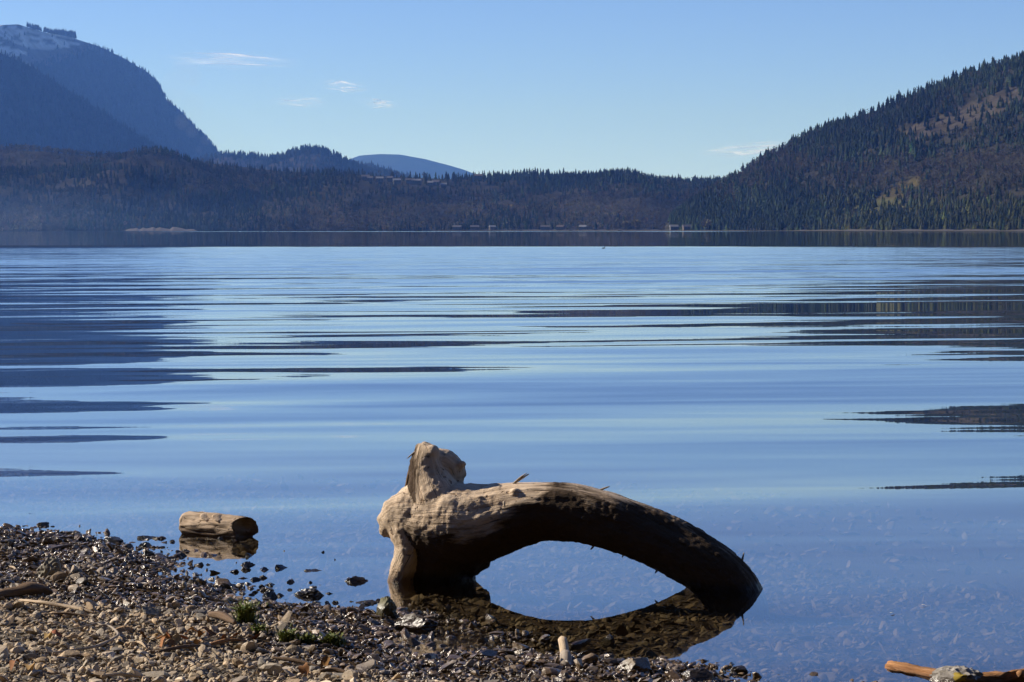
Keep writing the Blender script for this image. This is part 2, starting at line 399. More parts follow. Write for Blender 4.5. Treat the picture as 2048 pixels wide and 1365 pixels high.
def hill_points(name, n, v0=0.0, v1=1.0, x0=None, x1=None, r=rng):
    V, px = HILLS[name]; nv, nu = V.shape[:2]
    u = r.uniform(0, nu - 1.001, n) if x0 is None else np.interp(r.uniform(x0, x1, n), px, np.arange(nu)).clip(0, nu - 1.001)
    v = r.uniform(v0, v1, n) * (nv - 1.001)
    iu, iv = u.astype(int), v.astype(int); fu, fv = (u - iu)[:, None], (v - iv)[:, None]
    return V[iv, iu] * (1 - fu) * (1 - fv) + V[iv, iu + 1] * fu * (1 - fv) + V[iv + 1, iu] * (1 - fu) * fv + V[iv + 1, iu + 1] * fu * fv
def batch(templates, pos, h, w, tones, r=rng):
    Vs, Fs, Ts = [], [], []; off = 0
    which = r.integers(0, len(templates), len(pos)); ang = r.uniform(0, 6.28, len(pos))
    for k, (tv, tf) in enumerate(templates):
        m = which == k
        if not m.any(): continue
        p, hh, ww, a, tn = pos[m], h[m], w[m], ang[m], tones[m]
        ca, sa = np.cos(a)[:, None], np.sin(a)[:, None]
        x = (tv[None, :, 0] * ca - tv[None, :, 1] * sa) * (hh * ww)[:, None] + p[:, 0:1]
        y = (tv[None, :, 0] * sa + tv[None, :, 1] * ca) * (hh * ww)[:, None] + p[:, 1:2]
        z = tv[None, :, 2] * hh[:, None] + p[:, 2:3]
        V = np.stack([x, y, z], 2); nn = len(p)
        Fs.append((tf[None] + (np.arange(nn) * len(tv))[:, None, None] + off).reshape(-1, 3)); Vs.append(V.reshape(-1, 3))
        Ts.append(np.repeat(tn, len(tv), 0)); off += nn * len(tv)
    return np.vstack(Vs), np.vstack(Fs), np.vstack(Ts)
def jitter(base, n, s=.25, r=rng):
    return np.array(base) * np.clip(r.normal(1, s, (n, 1)), .45, 1.8) * np.clip(r.normal(1, .08, (n, 3)), .7, 1.3)
def forest(name, parts, label=None):
    V, F, T = [], [], []; off = 0
    for v, f, tt in parts: V.append(v); F.append(f + off); T.append(tt); off += len(v)
    o = mesh_np(name, np.vstack(V), np.vstack(F), M_TREE, tone=np.vstack(T)); o['kind'] = 'stuff'
    return tag(o, label, 'forest')
CONI, BROWN, OLIVE = (.021, .031, .015), (.066, .055, .037), (.050, .056, .019)

# right-hand slope: the nearest trees stand as trees of their own, the rest as one wood
p = hill_points('hillside', 16000, .0, 1.0, 1340, 2330)
qx, qy = to_px(p[:, 0], p[:, 1], p[:, 2])
keep = ~(patch(p, CLEAR_R) & (rng.random(len(p)) < .6)) & ~(patch(p, CLEAR_Y) & (rng.random(len(p)) < .80)) & ~(patch(p, CLEAR_S) & (rng.random(len(p)) < .45))
p, qx, qy = p[keep], qx[keep], qy[keep]
mixn = fbm(p[:, 0] / 170, p[:, 2] / 60, 0, 41, 3) + rng.normal(0, .35, len(p))
brown = mixn > .58
near_low = (qx > 1640) & (qy > 395)
h = rng.uniform(6.5, 13, len(p)) * np.where(brown, .7, 1)
size = h / p[:, 1] * np.where((qx < 2048) & (qx > 1345) & ~brown, 1, 0) * (1 + .25 * (qy > 430))
h = h * (1 + .35 * vnoise(p[:, 0] / 45, p[:, 1] / 60, 0, 91)); order = np.argsort(-size); solo = order[:285]; rest = np.ones(len(p), bool); rest[solo] = False
tones = np.where(brown[:, None], jitter(BROWN, len(p)), np.where(near_low[:, None] & (rng.random((len(p), 1)) < .55), jitter(OLIVE, len(p), .3), jitter(CONI, len(p), .3)))
tones = tones * (1 + .38 * fbm(p[:, 0] / 70, p[:, 2] / 40, 0, 92, 2))[:, None].clip(.45, 1.7); m1, m2 = rest & ~brown, rest & brown
forest('hillside_forest', [batch(CON, p[m1], h[m1], rng.uniform(.95, 1.6, m1.sum()), tones[m1]), batch(BRO, p[m2], h[m2], rng.uniform(1.0, 1.7, m2.sum()), tones[m2])], 'dense dark conifer forest covering the steep slope across the lake')
solo_mesh = []
for k in range(14):
    v, f = conifer(9, 8, 200 + k)
    solo_mesh.append(mesh_np('conifer_tree', v, f, M_TREE, tone=np.tile(jitter(CONI if k < 9 else OLIVE, 1, .25), (len(v), 1)), mesh_only=True))
for i in solo:
    k = random.randrange(9) if not (near_low[i] and random.random() < .5) else random.randrange(9, 14)
    o = link(bpy.data.objects.new('conifer_tree', solo_mesh[k])); o.location = p[i]; w = h[i] * random.uniform(.95, 1.5)
    o.scale = (w, w, h[i]); o.rotation_euler = (0, 0, random.uniform(0, 6.28))
    tag(o, 'tall dark conifer standing out on the steep wooded slope across the lake', 'tree', 'conifers on the steep wooded slope')

# low wooded ridge along the far shore
p = np.vstack([hill_points('wooded_ridge', 15000, .0, 1.0, -120, 1560), hill_points('wooded_ridge', 700, .0, .03, -120, 1560)])
V0 = HILLS['wooded_ridge'][0]
qx, qy = to_px(p[:, 0], p[:, 1], p[:, 2])
HOUSES_PX = [(732, 357), (748, 360), (764, 359), (782, 361), (800, 362), (812, 364), (828, 365), (842, 366), (858, 368), (872, 369), (890, 370)]
keep = ~((qx > 720) & (qx < 905) & (qy > 352) & (qy < 384) & (rng.random(len(p)) < .80))
p, qx, qy = p[keep], qx[keep], qy[keep]
mixn = fbm(p[:, 0] / 220, p[:, 2] / 40, 0, 51, 3) + rng.normal(0, .4, len(p)) + np.where(qy > 415, .45, 0) + np.where((qx < 420) & (qy < 340), .25, 0)
brown = mixn > .35
h = rng.uniform(7, 13.5, len(p)) * np.where(brown, .85, 1) * np.where(qy < 372, 1.05, .9)
tones = np.where(brown[:, None], jitter((.062, .052, .034), len(p), .35) * np.where((qy > 412) & (vnoise(qx / 60, 0, 0, 88) > -.2), 1.7, 1.0)[:, None], jitter((.017, .026, .013), len(p), .35))
h = h * (1 + .35 * vnoise(p[:, 0] / 60, p[:, 1] / 80, 0, 93)); tones = tones * (1 + .42 * fbm(p[:, 0] / 110, p[:, 2] / 30, 0, 94, 2))[:, None].clip(.4, 1.8); m1, m2 = ~brown, brown
forest('shore_forest', [batch(CON, p[m1], h[m1], rng.uniform(.8, 1.3, m1.sum()), tones[m1]), batch(BRO, p[m2], h[m2], rng.uniform(1, 1.7, m2.sum()), tones[m2])], 'mixed dark conifer and bare brown woodland along the far shore')
# skyline firs on that ridge that stand clear of the rest
for x_, hh in ((1124, 17), (1131, 19), (1154, 17), (1160, 14), (1198, 16), (1206, 18), (1214, 15), (1250, 15), (1272, 14), (1372, 14), (1385, 14), (1402, 15), (1425, 14), (876, 19), (668, 14)):
    V, px = HILLS['wooded_ridge']; u = int(np.argmin(abs(px - x_))); q = V[-1, u] if x_ != 876 else V[24, u]
    o = link(bpy.data.objects.new('conifer_tree', random.choice(solo_mesh[:9]))); o.location = q; o.scale = (hh * 1.0, hh * 1.0, hh)
    tag(o, 'lone dark fir rising above the skyline of the low far ridge', 'tree', 'firs on the far skyline')
# knoll, low hill, far hills
parts = []
for nm, n, hh in (('wooded_knoll', 2100, 22), ('low_hill', 900, 22), ('far_hills', 300, 22)):
    q = np.vstack([hill_points(nm, n - n // 3, .1, 1.0), hill_points(nm, n // 3, .93, 1.0)]); parts.append(batch(CON, q, rng.uniform(.5, 1, n) * hh, rng.uniform(.9, 1.4, n), jitter((.018, .024, .016), n, .3)))
forest('knoll_forest', parts, 'dark forest covering the rounded knoll behind the far shore')
# mountain forest, thinner on the snow
q = hill_points('mountain', 8500, .35, 1.0, -100, 460); qx, qy = to_px(q[:, 0], q[:, 1], q[:, 2])
q = q[~((qx < 200) & (qy < 150 - qx * .3) & (rng.random(len(q)) < .95))]
qs = hill_points('mountain_spur', 4500, .2, 1.0, -100, 380)
V, px = HILLS['mountain']; clump = []
for a, b, n in ((58, 86, 90), (92, 156, 240)):
    uu = rng.uniform(a, b, n); iu = np.interp(uu, px, np.arange(len(px))).astype(int); v = V[-1, iu].copy(); v[:, 0] = (uu / 2 - 512) / FPX * v[:, 1]; v[:, 1] += rng.uniform(-30, 10, n); clump.append(v)
clump = np.vstack(clump)
forest('mountain_forest', [batch(CON, q, rng.uniform(14, 28, len(q)), rng.uniform(.9, 1.3, len(q)), jitter((.014, .02, .014), len(q), .3)),
                           batch(CON, qs, rng.uniform(13, 24, len(qs)), rng.uniform(.9, 1.3, len(qs)), jitter((.014, .02, .012), len(qs), .3)),
                           batch(CON, clump, rng.uniform(12, 32, len(clump)) * (1 + .3 * vnoise(clump[:, 0] / 30, 0, 0, 77)), rng.uniform(.8, 1.2, len(clump)), jitter((.014, .018, .014), len(clump), .2))], 'dark forest on the high mountain with a snowy top')
# unseen wood behind the camera, added to cut sky fill on the beach
n = 1000; bx = rng.uniform(-60, 60, n); by = -6.5 - rng.uniform(0, 1, n) ** 1.5 * 60 ; by = np.where(bx < -20, np.minimum(by, -14 - (-bx - 20) * .0), by)
q = np.stack([bx, by, ground(bx, by) - .2], 1)
forest('unseen_shade_forest', [batch([conifer(12, 9, 300 + k) for k in range(5)], q, rng.uniform(16, 30, n), rng.uniform(1.0, 1.5, n), jitter((.035, .05, .03), n, .25))], 'unseen forest added behind the camera to cut sky fill')

# ------------------------------------------------------------------ haze
bm = bmesh.new(); bmesh.ops.create_cube(bm, size=1)
me = bpy.data.meshes.new('haze'); bm.to_mesh(me); bm.free()
hz = link(bpy.data.objects.new('haze', me)); hz['kind'] = 'stuff'
lo, hi = Vector((-6500, -400, -6)), Vector((6500, 24800, 1050))
hz.location = (lo + hi) / 2; hz.scale = hi - lo
t = NT('haze_air')
v = t.node('VolumePrincipled', {'Color': (.14, .34, 1.0, 1), 'Density': 4.4e-5, 'Anisotropy': .35, 'Absorption Color': (1, 1, 1, 1)})
t.l.new(v.outputs[0], t.out.inputs['Volume']); me.materials.append(t.m)

# ------------------------------------------------------------------ clouds: thin wisps above the haze
t = NT('cloud_wisp')
oc = t.node('TexCoord').outputs['Object']; lw = t.node('LayerWeight', {0: .5}).outputs['Facing']
nz = t.noise(t.mapping(oc, (1.3, 2.6, 2.6)), 1.0, 4, .5, dist=.3)
rad = t.node('VectorMath', {0: oc}, operation='LENGTH').outputs['Value']
xx = t.node('SeparateXYZ', {0: oc})
edge = t.mapr(t.math('ABSOLUTE', xx.outputs[0]), .1, 1.0, 1, 0, True)
al = t.math('MULTIPLY', t.math('MULTIPLY', t.mapr(nz, .28, .85), t.math('POWER', t.math('SUBTRACT', 1.0, lw), 1.7)), t.math('MULTIPLY', edge, .85))
df = t.node('BsdfDiffuse', {'Color': (.95, .88, .86, 1)}); tl = t.node('BsdfTranslucent', {'Color': (.95, .88, .86, 1)})
ad = t.node('AddShader', {0: df.outputs[0], 1: tl.outputs[0]})
t.l.new(t.node('MixShader', {0: al, 1: t.node('BsdfTransparent').outputs[0], 2: ad.outputs[0]}).outputs[0], t.out.inputs[0])
M_CLOUD = t.m
def cloud(x0, x1, yc, hpx, tilt, label):
    D = 31000.0; a, b = Q(x0, yc, D), Q(x1, yc, D)
    bm = bmesh.new(); bmesh.ops.create_icosphere(bm, subdivisions=4, radius=1)
    for v in bm.verts:
        s = 1 + .25 * float(vnoise(v.co.x * 2.5 + x0, v.co.y * 2.5, v.co.z * 2.5, 5)); v.co.z *= s; v.co.y *= s
    me = bpy.data.meshes.new('cloud'); bm.to_mesh(me); bm.free(); me.materials.append(M_CLOUD)
    for q in me.polygons: q.use_smooth = True
    o = link(bpy.data.objects.new('cloud', me)); o.location = (a + b) / 2; o.scale = ((b.x - a.x) / 2, 700, hpx / 4 / FPX * D); o.rotation_euler = (0, tilt, 0)
    tag(o, label, 'cloud', 'thin clouds over the lake')
cloud(310, 620, 121, 30, R(1.5), 'longest thin cloud streak beside the snowy left mountain')
cloud(525, 665, 204, 22, R(-.5), 'short pale cloud streak lowest and leftmost of the middle wisps')
cloud(625, 750, 173, 22, R(2), 'small faint cloud wisp above the other middle wisps')
cloud(712, 812, 207, 22, R(4), 'small cloud wisp rightmost of the middle wisps')
cloud(1380, 1640, 298, 34, R(-4), 'soft pale cloud low beside the right wooded hill')

# ------------------------------------------------------------------ houses, docks and pale trees on the far shore
def plain(name, col, rough=.7):
    t = NT(name); pos = t.node('NewGeometry').outputs['Position']
    n = t.noise(pos, 1.2, 4, .6); t.bsdf(t.mix(n, tuple(k * .75 for k in col), col), rough, .3); return t.m
M_WALLS = [plain('pale_siding', (.13, .125, .115)), plain('brown_siding', (.10, .075, .055)), plain('grey_siding', (.10, .10, .11))]
M_ROOFS = [plain('pale_metal_roof', (.20, .20, .21), .5), plain('dark_shingle_roof', (.10, .09, .09)), plain('brown_roof', (.11, .085, .07))]
M_GLASS = plain('window_glass', (.05, .06, .08), .1); M_TIMBER = plain('dock_timber', (.16, .13, .09)); M_SAND = plain('sand', (.13, .11, .085)); M_BANK = plain('muddy_bank', (.065, .055, .038))
def box(bm, a, b):
    r = bmesh.ops.create_cube(bm, size=1)
    for v in r['verts']: v.co = Vector(((a[i] + b[i]) / 2 + v.co[i] * (b[i] - a[i]) for i in range(3)))
def bm_obj(name, bm, mat, parent=None, smooth=False):
    me = bpy.data.meshes.new(name); bm.to_mesh(me); bm.free()
    if mat: me.materials.append(mat)
    if smooth:
        for q in me.polygons: q.use_smooth = True
    return link(bpy.data.objects.new(name, me), parent)
def house(loc, w, d, h, wall, roof, label, group, rz=0):
    e = empty('house', loc, label, 'house', group, rz)
    bm = bmesh.new(); box(bm, (-w / 2, -d / 2, -3), (w / 2, d / 2, h)); bm_obj('wall', bm, wall, e)
    bm = bmesh.new(); ov = .5
    vs_ = [bm.verts.new(c) for c in ((-w / 2 - ov, -d / 2 - ov, h), (w / 2 + ov, -d / 2 - ov, h), (w / 2 + ov, d / 2 + ov, h), (-w / 2 - ov, d / 2 + ov, h), (-w / 2 - ov, 0, h + d * .32), (w / 2 + ov, 0, h + d * .32))]
    for f in ((0, 1, 5, 4), (2, 3, 4, 5), (0, 4, 3), (1, 2, 5), (3, 2, 1, 0)): bm.faces.new([vs_[i] for i in f])
    bm_obj('roof', bm, roof, e)
    for k in range(3):
        bm = bmesh.new(); cx = (-.3 + .3 * k) * w; box(bm, (cx - .7, -d / 2 - .06, h * .45), (cx + .7, -d / 2 + .05, h * .8)); bm_obj('window', bm, M_GLASS, e)
Vr, pxr = HILLS['wooded_ridge']
def on_ridge(px, py):
    u = int(np.argmin(abs(pxr - px))); col = Vr[:, u]; qy = to_px(col[:, 0], col[:, 1], col[:, 2])[1]
    k = int(np.argmin(abs(qy - py))); q = col[k].copy(); q[0] = (px / 2 - 512) / FPX * q[1]; return Vector(q)
hl = ['leftmost pale roofed house of the row on the far wooded hillside', 'second house from the left of the hillside row', 'third house from the left of the hillside row', 'fourth house from the left of the hillside row', 'fifth house from the left of the hillside row', 'middle house of the hillside row', 'seventh house from the left of the hillside row', 'fourth house from the right of the hillside row', 'third house from the right of the hillside row, beside a fir', 'second house from the right of the hillside row', 'rightmost pale house of the hillside row']
for (x_, y_), lab in zip(HOUSES_PX, hl):
    house(on_ridge(x_, y_ + 12) + Vector((random.uniform(-5, 5), -14, 8.5)), random.uniform(8, 13), 9, random.uniform(2.6, 3.6), M_WALLS[random.choice((0, 0, 2))], M_ROOFS[random.choice((0, 0, 1))], lab, 'houses on the far hillside', random.uniform(-.2, .2))
house(on_ridge(957, 364) + Vector((0, -14, 8)), 13, 9, 3.5, M_WALLS[2], M_ROOFS[2], 'grey house standing alone right of the hillside row', None)
shore_d = lambda px: float(np.interp(px, [-300, 400, 1000, 1330, 1500, 1800, 2100], [3480, 3680, 3925, 3480, 3180, 2680, 2330]))
sl_ = [(985, 1, 0, 'gabled grey shore house directly on the far bank'), (950, 1, 1, 'low brown cabin left of the gabled shore house'), (1090, 2, 1, 'dark roofed cabin among bare trees on the far bank'), (1120, 0, 2, 'brown roofed cabin right of the dark roofed cabin'), (1165, 0, 0, 'pale roofed cabin behind the middle of the far bank'), (1345, 2, 0, 'grey cabin left of the pale bush near the right hill'), (1372, 1, 1, 'brown cabin at the foot of the right hill'), (915, 2, 1, 'dark cabin at the left end of the shore houses')]
for x_, wm, rm, lab in sl_:
    D = shore_d(x_) + 35; house(Vector(((x_ / 2 - 512) / FPX * D, D - 28, 2.0)), random.uniform(8, 13), 8, 3, M_WALLS[wm], M_ROOFS[rm], lab, 'houses on the far bank', random.uniform(-.3, .3))
def dock(px, w, label):
    D = shore_d(px) - 40; e = empty('dock', ((px / 2 - 512) / FPX * D, D, 0), label, 'dock', 'docks along the far shore')
    bm = bmesh.new(); box(bm, (-w / 2, -1.2, 1.1), (w / 2, 1.2, 1.4)); box(bm, (-1, 1.2, 1.1), (1, 34, 1.38)); bm_obj('deck', bm, M_TIMBER, e)
    for k in range(4):
        bm = bmesh.new(); cx = -w / 2 + w * k / 3; bmesh.ops.create_cone(bm, cap_ends=True, segments=8, radius1=.35, radius2=.3, depth=5, matrix=Matrix.Translation((cx, -1.6, .6))); bm_obj('piling', bm, M_TIMBER, e)
for x_, w, lab in ((895, 14, 'leftmost small timber dock on the far shore'), (938, 16, 'timber dock in front of the low brown cabin'), (980, 10, 'timber dock in front of the gabled shore house'), (1040, 24, 'long pale timber dock on the far shore'), (1140, 12, 'timber dock in front of the brown roofed cabin'), (1240, 16, 'timber dock between the pale bushes'), (1510, 10, 'timber dock at the foot of the right hill')):
    dock(x_, w, lab)
for x_, hh, lab in ((845, 13, 'pale yellow bush at the left end of the shore houses'), (1250, 12, 'left one of two pale tan bushes on the far bank'), (1272, 15, 'right one of two pale tan bushes on the far bank'), (1412, 14, 'round pale bush at the foot of the right hill')):
    D = shore_d(x_) - 6; e = empty('willow_tree', ((x_ / 2 - 512) / FPX * D, D, .5), lab, 'tree')
    v, f = broadleaf(160, x_); v = v * np.array((1.9, 1.9, 1.0)) * hh
    mesh_np('crown', v[:-4], f[:-3], M_TREE, e, tone=jitter((.17, .14, .07), len(v) - 4, .2))
    bm = bmesh.new(); bmesh.ops.create_cone(bm, segments=7, radius1=.5, radius2=.15, depth=hh * .8, matrix=Matrix.Translation((0, 0, hh * .35))); bm_obj('trunk', bm, M_WALLS[1], e)
# strips of bare shore: low sandy bank on the left, rocky edge under the right hill
def bank(name, x0, x1, hpx, mat, seed):
    xs = np.linspace(x0, x1, 60); V = []
    for r_, (dd, zz) in enumerate(((-16, -.6), (-8, .5), (6, 1.0), (60, .3))):
        for x_ in xs:
            D = shore_d(x_) + dd; hgt = hpx * math.sin(math.pi * (x_ - x0) / (x1 - x0)) ** .5 * (1 + .5 * float(vnoise(x_ * .15, seed)))
            V.append(((x_ / 2 - 512) / FPX * D, D, zz * hgt if zz > 0 else zz))
    n = len(xs); F = [(r_ * n + k, r_ * n + k + 1, (r_ + 1) * n + k + 1, (r_ + 1) * n + k) for r_ in range(3) for k in range(n - 1)]
    o = mesh_np(name, V, F, mat, smooth=True); o['kind'] = 'structure'
bank('sand_bank', 250, 395, 3.6, M_SAND, 3)
bank('shore_bank', 860, 1560, 1.3, M_BANK, 4)
bank('shore_bank', 1545, 2200, 1.7, M_BANK, 5)
# a thread of smoke in front of the mountain foot
bm = bmesh.new()
for k in range(9):
    f = k / 8; bmesh.ops.create_icosphere(bm, subdivisions=2, radius=8 + 26 * f, matrix=Matrix.Translation((18 * math.sin(k * 1.7) - 40 * f, 0, 12 + 150 * f)))
sm = bm_obj('smoke', bm, None); sm.location = Q(398, 312, 5600); sm['kind'] = 'stuff'
t = NT('smoke'); v = t.node('VolumePrincipled', {'Color': (.85, .9, 1, 1), 'Density': .0012}); t.l.new(v.outputs[0], t.out.inputs['Volume']); sm.data.materials.append(t.m)
bm = bmesh.new(); bmesh.ops.create_icosphere(bm, subdivisions=4, radius=1)
for v in bm.verts: v.co *= 1 + .25 * float(vnoise(v.co.x * 2, v.co.y * 2, v.co.z * 2, 9))
mi = bm_obj('mist', bm, None); mi.location = Q(-140, 440, 3250); mi.scale = (560, 330, 62); mi['kind'] = 'stuff'
t = NT('mist'); r_ = t.node('VectorMath', {0: t.node('TexCoord').outputs['Object']}, operation='LENGTH').outputs['Value']
dn = t.math('MULTIPLY', t.mapr(r_, .10, 1.0, 1, 0, True), .00042)
v = t.node('VolumePrincipled', {'Color': (.22, .45, 1, 1), 'Density': dn, 'Anisotropy': .3, 'Absorption Color': (1, 1, 1, 1)}); t.l.new(v.outputs[0], t.out.inputs['Volume']); mi.data.materials.append(t.m)
# a water bird far out
bp = P(1207, 497); e = empty('water_bird', bp, 'tiny dark water bird floating far out on the lake', 'bird'); e.scale = (.5, .5, .5)
bm = bmesh.new(); bmesh.ops.create_uvsphere(bm, u_segments=14, v_segments=9, radius=1)
for v in bm.verts:
    v.co = Vector((v.co.x * .24, v.co.y * .11, v.co.z * .10 + .05)); v.co.z += .06 * max(0, -v.co.x / .24) ** 2
bm_obj('body', bm, plain('dark_plumage', (.03, .03, .03)), e, True)
bm = bmesh.new(); bmesh.ops.create_uvsphere(bm, u_segments=10, v_segments=8, radius=.055, matrix=Matrix.Translation((.22, 0, .27))); bmesh.ops.create_cone(bm, segments=8, radius1=.05, radius2=.032, depth=.2, matrix=Matrix.Translation((.2, 0, .17))); bmesh.ops.create_cone(bm, segments=6, radius1=.018, radius2=.004, depth=.09, matrix=Matrix.Translation((.30, 0, .265)) @ Matrix.Rotation(R(90), 4, 'Y')); bm_obj('head', bm, bpy.data.materials['dark_plumage'], e, True)

# ------------------------------------------------------------------ driftwood
def tube_pts(pts, step):                      # resample (x,y,z,r) rows by a Catmull-Rom curve
    p = np.array(pts, float); p = np.vstack([2 * p[0] - p[1], p, 2 * p[-1] - p[-2]]); out = []
    for i in range(1, len(p) - 2):
        n = max(2, int(np.linalg.norm(p[i + 1, :3] - p[i, :3]) / step))
        for k in range(n):
            s = k / n; a, b, c, d = p[i - 1:i + 3]
            out.append(.5 * (2 * b + (c - a) * s + (2 * a - 5 * b + 4 * c - d) * s * s + (3 * b - a - 3 * c + d) * s ** 3))
    out.append(p[-2]); return np.array(out)
def remesh(bm, voxel, smooth_it):
    me = bpy.data.meshes.new('tmp'); bm.to_mesh(me); bm.free(); o = link(bpy.data.objects.new('tmp', me))
    m = o.modifiers.new('r', 'REMESH'); m.mode = 'VOXEL'; m.voxel_size = voxel
    s = o.modifiers.new('s', 'SMOOTH'); s.iterations = smooth_it; s.factor = .5
    dg = bpy.context.evaluated_depsgraph_get(); res = bpy.data.meshes.new_from_object(o.evaluated_get(dg))
    bpy.data.objects.remove(o); bpy.data.meshes.remove(me); return res
def ball(bm, c, r, sc=(1, 1, 1), sub=3):
    bmesh.ops.create_icosphere(bm, subdivisions=sub, radius=1, matrix=Matrix.Translation(c) @ Matrix.Diagonal((r * sc[0], r * sc[1], r * sc[2], 1)))
def co_of(me):
    a = np.empty(len(me.vertices) * 3, np.float32); me.vertices.foreach_get('co', a); return a.reshape(-1, 3).astype(float)
def no_of(me):
    a = np.empty(len(me.vertices) * 3, np.float32); me.vertices.foreach_get('normal', a); return a.reshape(-1, 3).astype(float)
def set_vec(me, name, v):
    a = me.attributes.new(name, 'FLOAT_VECTOR', 'POINT'); a.data.foreach_set('vector', np.asarray(v, np.float32).ravel())
def set_f(me, name, v):
    a = me.attributes.new(name, 'FLOAT', 'POINT'); a.data.foreach_set('value', np.asarray(v, np.float32))

LD0, LD1 = P(800, 1163).y, P(1460, 1187).y
def LD(px): return LD0 + .08 - (px - 800) / 660 * (LD0 - LD1) * .8
def L(px, py, r, dd=0.0):
    D = LD(px) + dd; q = Q(px, py, D); return (q.x, q.y, q.z, r / 2 / FPX * D)
trunk = tube_pts([L(826, 1040, 56), L(865, 1046, 74), L(910, 1046, 82), L(960, 1046, 79), L(1020, 1031, 69), L(1080, 1022, 61), L(1140, 1023, 60), L(1200, 1037, 59), L(1260, 1056, 58), L(1320, 1082, 58), L(1380, 1113, 58), L(1430, 1146, 58), L(1463, 1180, 58), L(1482, 1224, 56), L(1490, 1275, 54)], .02)
foot = tube_pts([L(880, 1060, 76, .02), L(878, 1100, 74, .05), L(872, 1135, 78, .09), L(868, 1170, 84, .12), L(866, 1240, 90, .14)], .02)
heel = tube_pts([L(812, 1050, 38, -.05), L(820, 1085, 32, -.06), L(812, 1125, 28, -.06), L(802, 1160, 25, -.05), L(795, 1220, 26, -.03)], .012)
stub = tube_pts([L(874, 1010, 64), L(860, 972, 47), L(853, 942, 36), L(851, 920, 29), L(850, 906, 21), L(848, 899, 15)], .012)
fork = tube_pts([L(856, 930, 30, .03), L(878, 928, 32, .05), L(898, 934, 30, .06), L(908, 945, 25, .06), L(908, 960, 21, .06)], .012)
burl = tube_pts([L(822, 1030, 50, -.03), L(800, 1030, 40, -.04), L(785, 1038, 27, -.05), L(776, 1046, 17, -.05)], .012)
top_corner = tube_pts([L(820, 1012, 36), L(850, 1000, 46), L(900, 1000, 40)], .015)
bm = bmesh.new(); skel = []
base_s = 0.0
for pid, (path, sq) in enumerate(((trunk, 1.0), (foot, .9), (heel, 1), (stub, 1), (fork, 1), (burl, 1), (top_corner, 1))):
    s = base_s
    for k, (x, y, z, r) in enumerate(path):
        ball(bm, (x, y, z), r, (1, sq, 1), 3 if r > .05 else 2)
        if k: s += np.linalg.norm(path[k, :3] - path[k - 1, :3])
        tg = path[min(k + 1, len(path) - 1), :3] - path[max(k - 1, 0), :3]; tg /= np.linalg.norm(tg) + 1e-9
        skel.append((x, y, z, r, s, *tg, pid))
    base_s += 3.7
for c in (L(1000, 1100, 14, .06), L(968, 1122, 18, .08), L(990, 1080, 30, .05), L(925, 1100, 56, .08), L(765, 1040, 14, -.06), L(772, 1060, 16, -.05)): ball(bm, c[:3], c[3])
for k in range(10):                            # bosses on the root end
    a = random.uniform(0, 6.28); c = L(800 + random.uniform(-22, 30), 1035 + random.uniform(-28, 32), random.uniform(9, 16), -.07); ball(bm, c[:3], c[3], sub=2)
for c in (L(925, 928, 10, .03), L(895, 912, 14, .05), L(865, 905, 14, -.02), L(832, 915, 10, -.02), L(838, 895, 9), L(905, 962, 12, .04), L(872, 990, 22, -.08), L(1030, 985, 9, -.1)): ball(bm, c[:3], c[3], sub=2)
me = remesh(bm, .0062, 16)
V = co_of(me); N = no_of(me); S = np.array(skel)
best = np.full(len(V), 1e9); idx = np.zeros(len(V), int)
for k in range(len(S)):
    d = np.linalg.norm(V - S[k, :3], axis=1) - S[k, 3]; m = d < best; best[m] = d[m]; idx[m] = k
C, T = S[idx, :3], S[idx, 5:8]; rel = V - C; along = (rel * T).sum(1); rad = rel - along[:, None] * T
up = np.tile([0.0, 0.0, 1.0], (len(V), 1)); up -= (up * T).sum(1)[:, None] * T; up /= np.linalg.norm(up, axis=1)[:, None] + 1e-6
sd = np.cross(T, up); rn = rad / (np.linalg.norm(rad, axis=1)[:, None] + 1e-9)
ca, sa = (rn * up).sum(1), (rn * sd).sum(1); ss = S[idx, 4] + along
g = np.stack([ss, ca * .12, sa * .12], 1)
wt = np.clip((V[:, 0] - L(880, 1000, 1)[0]) / (L(1000, 1000, 1)[0] - L(880, 1000, 1)[0]), 0, 1) * (S[idx, 8] == 0); wt = wt * wt * (3 - 2 * wt)
disp = wt * .011 * fbm(ss * 3.5, ca * 1.3, sa * 1.3, 61, 3) + wt * (.0022 * fbm(ss * 3, ca * 6, sa * 6, 62, 3) + .0012 * vnoise(ss * 8, ca * 18, sa * 18, 63))
crk = np.abs(vnoise(ss * 2.6, ca * 7.5, sa * 7.5, 64)); disp -= .005 * np.exp(-(crk / .05) ** 2) * wt * (vnoise(ss * 3, ca * 3, sa * 3, 65) > .25)
lump = (V[:, 0] < L(1000, 1000, 1)[0]); disp += lump * (.006 * fbm(V[:, 0] * 14, V[:, 1] * 14, V[:, 2] * 14, 66, 3) + .003 * np.abs(fbm(V[:, 0] * 45, V[:, 1] * 45, V[:, 2] * 45, 68, 2)))
pid = S[idx, 8]; sl = V[:, 0] - L(850, 900, 1)[0]
bark_shade = np.clip(np.where(pid == 0, .46 - .62 * ca + .72 * np.clip((ss - .38) / .6, 0, 1.1) + .30 * np.exp(-((ss - .62) / .12) ** 2) * (1 + vnoise(ss * 14, ca * 3, sa * 3, 69)), np.where(pid == 1, .8, np.where(pid == 3, .2 - 9 * sl, .12))), 0, 1.2)  # remnant bark, plus shade painted over the trunk's front, underside and right half
disp += np.where(bark_shade > .62, .0028 * vnoise(V[:, 0] * 60, V[:, 1] * 60, V[:, 2] * 60, 67), 0)
V += N * disp[:, None]
me.vertices.foreach_set('co', V.astype(np.float32).ravel()); set_vec(me, 'grain', g); set_f(me, 'bark', bark_shade)
for q in me.polygons: q.use_smooth = True
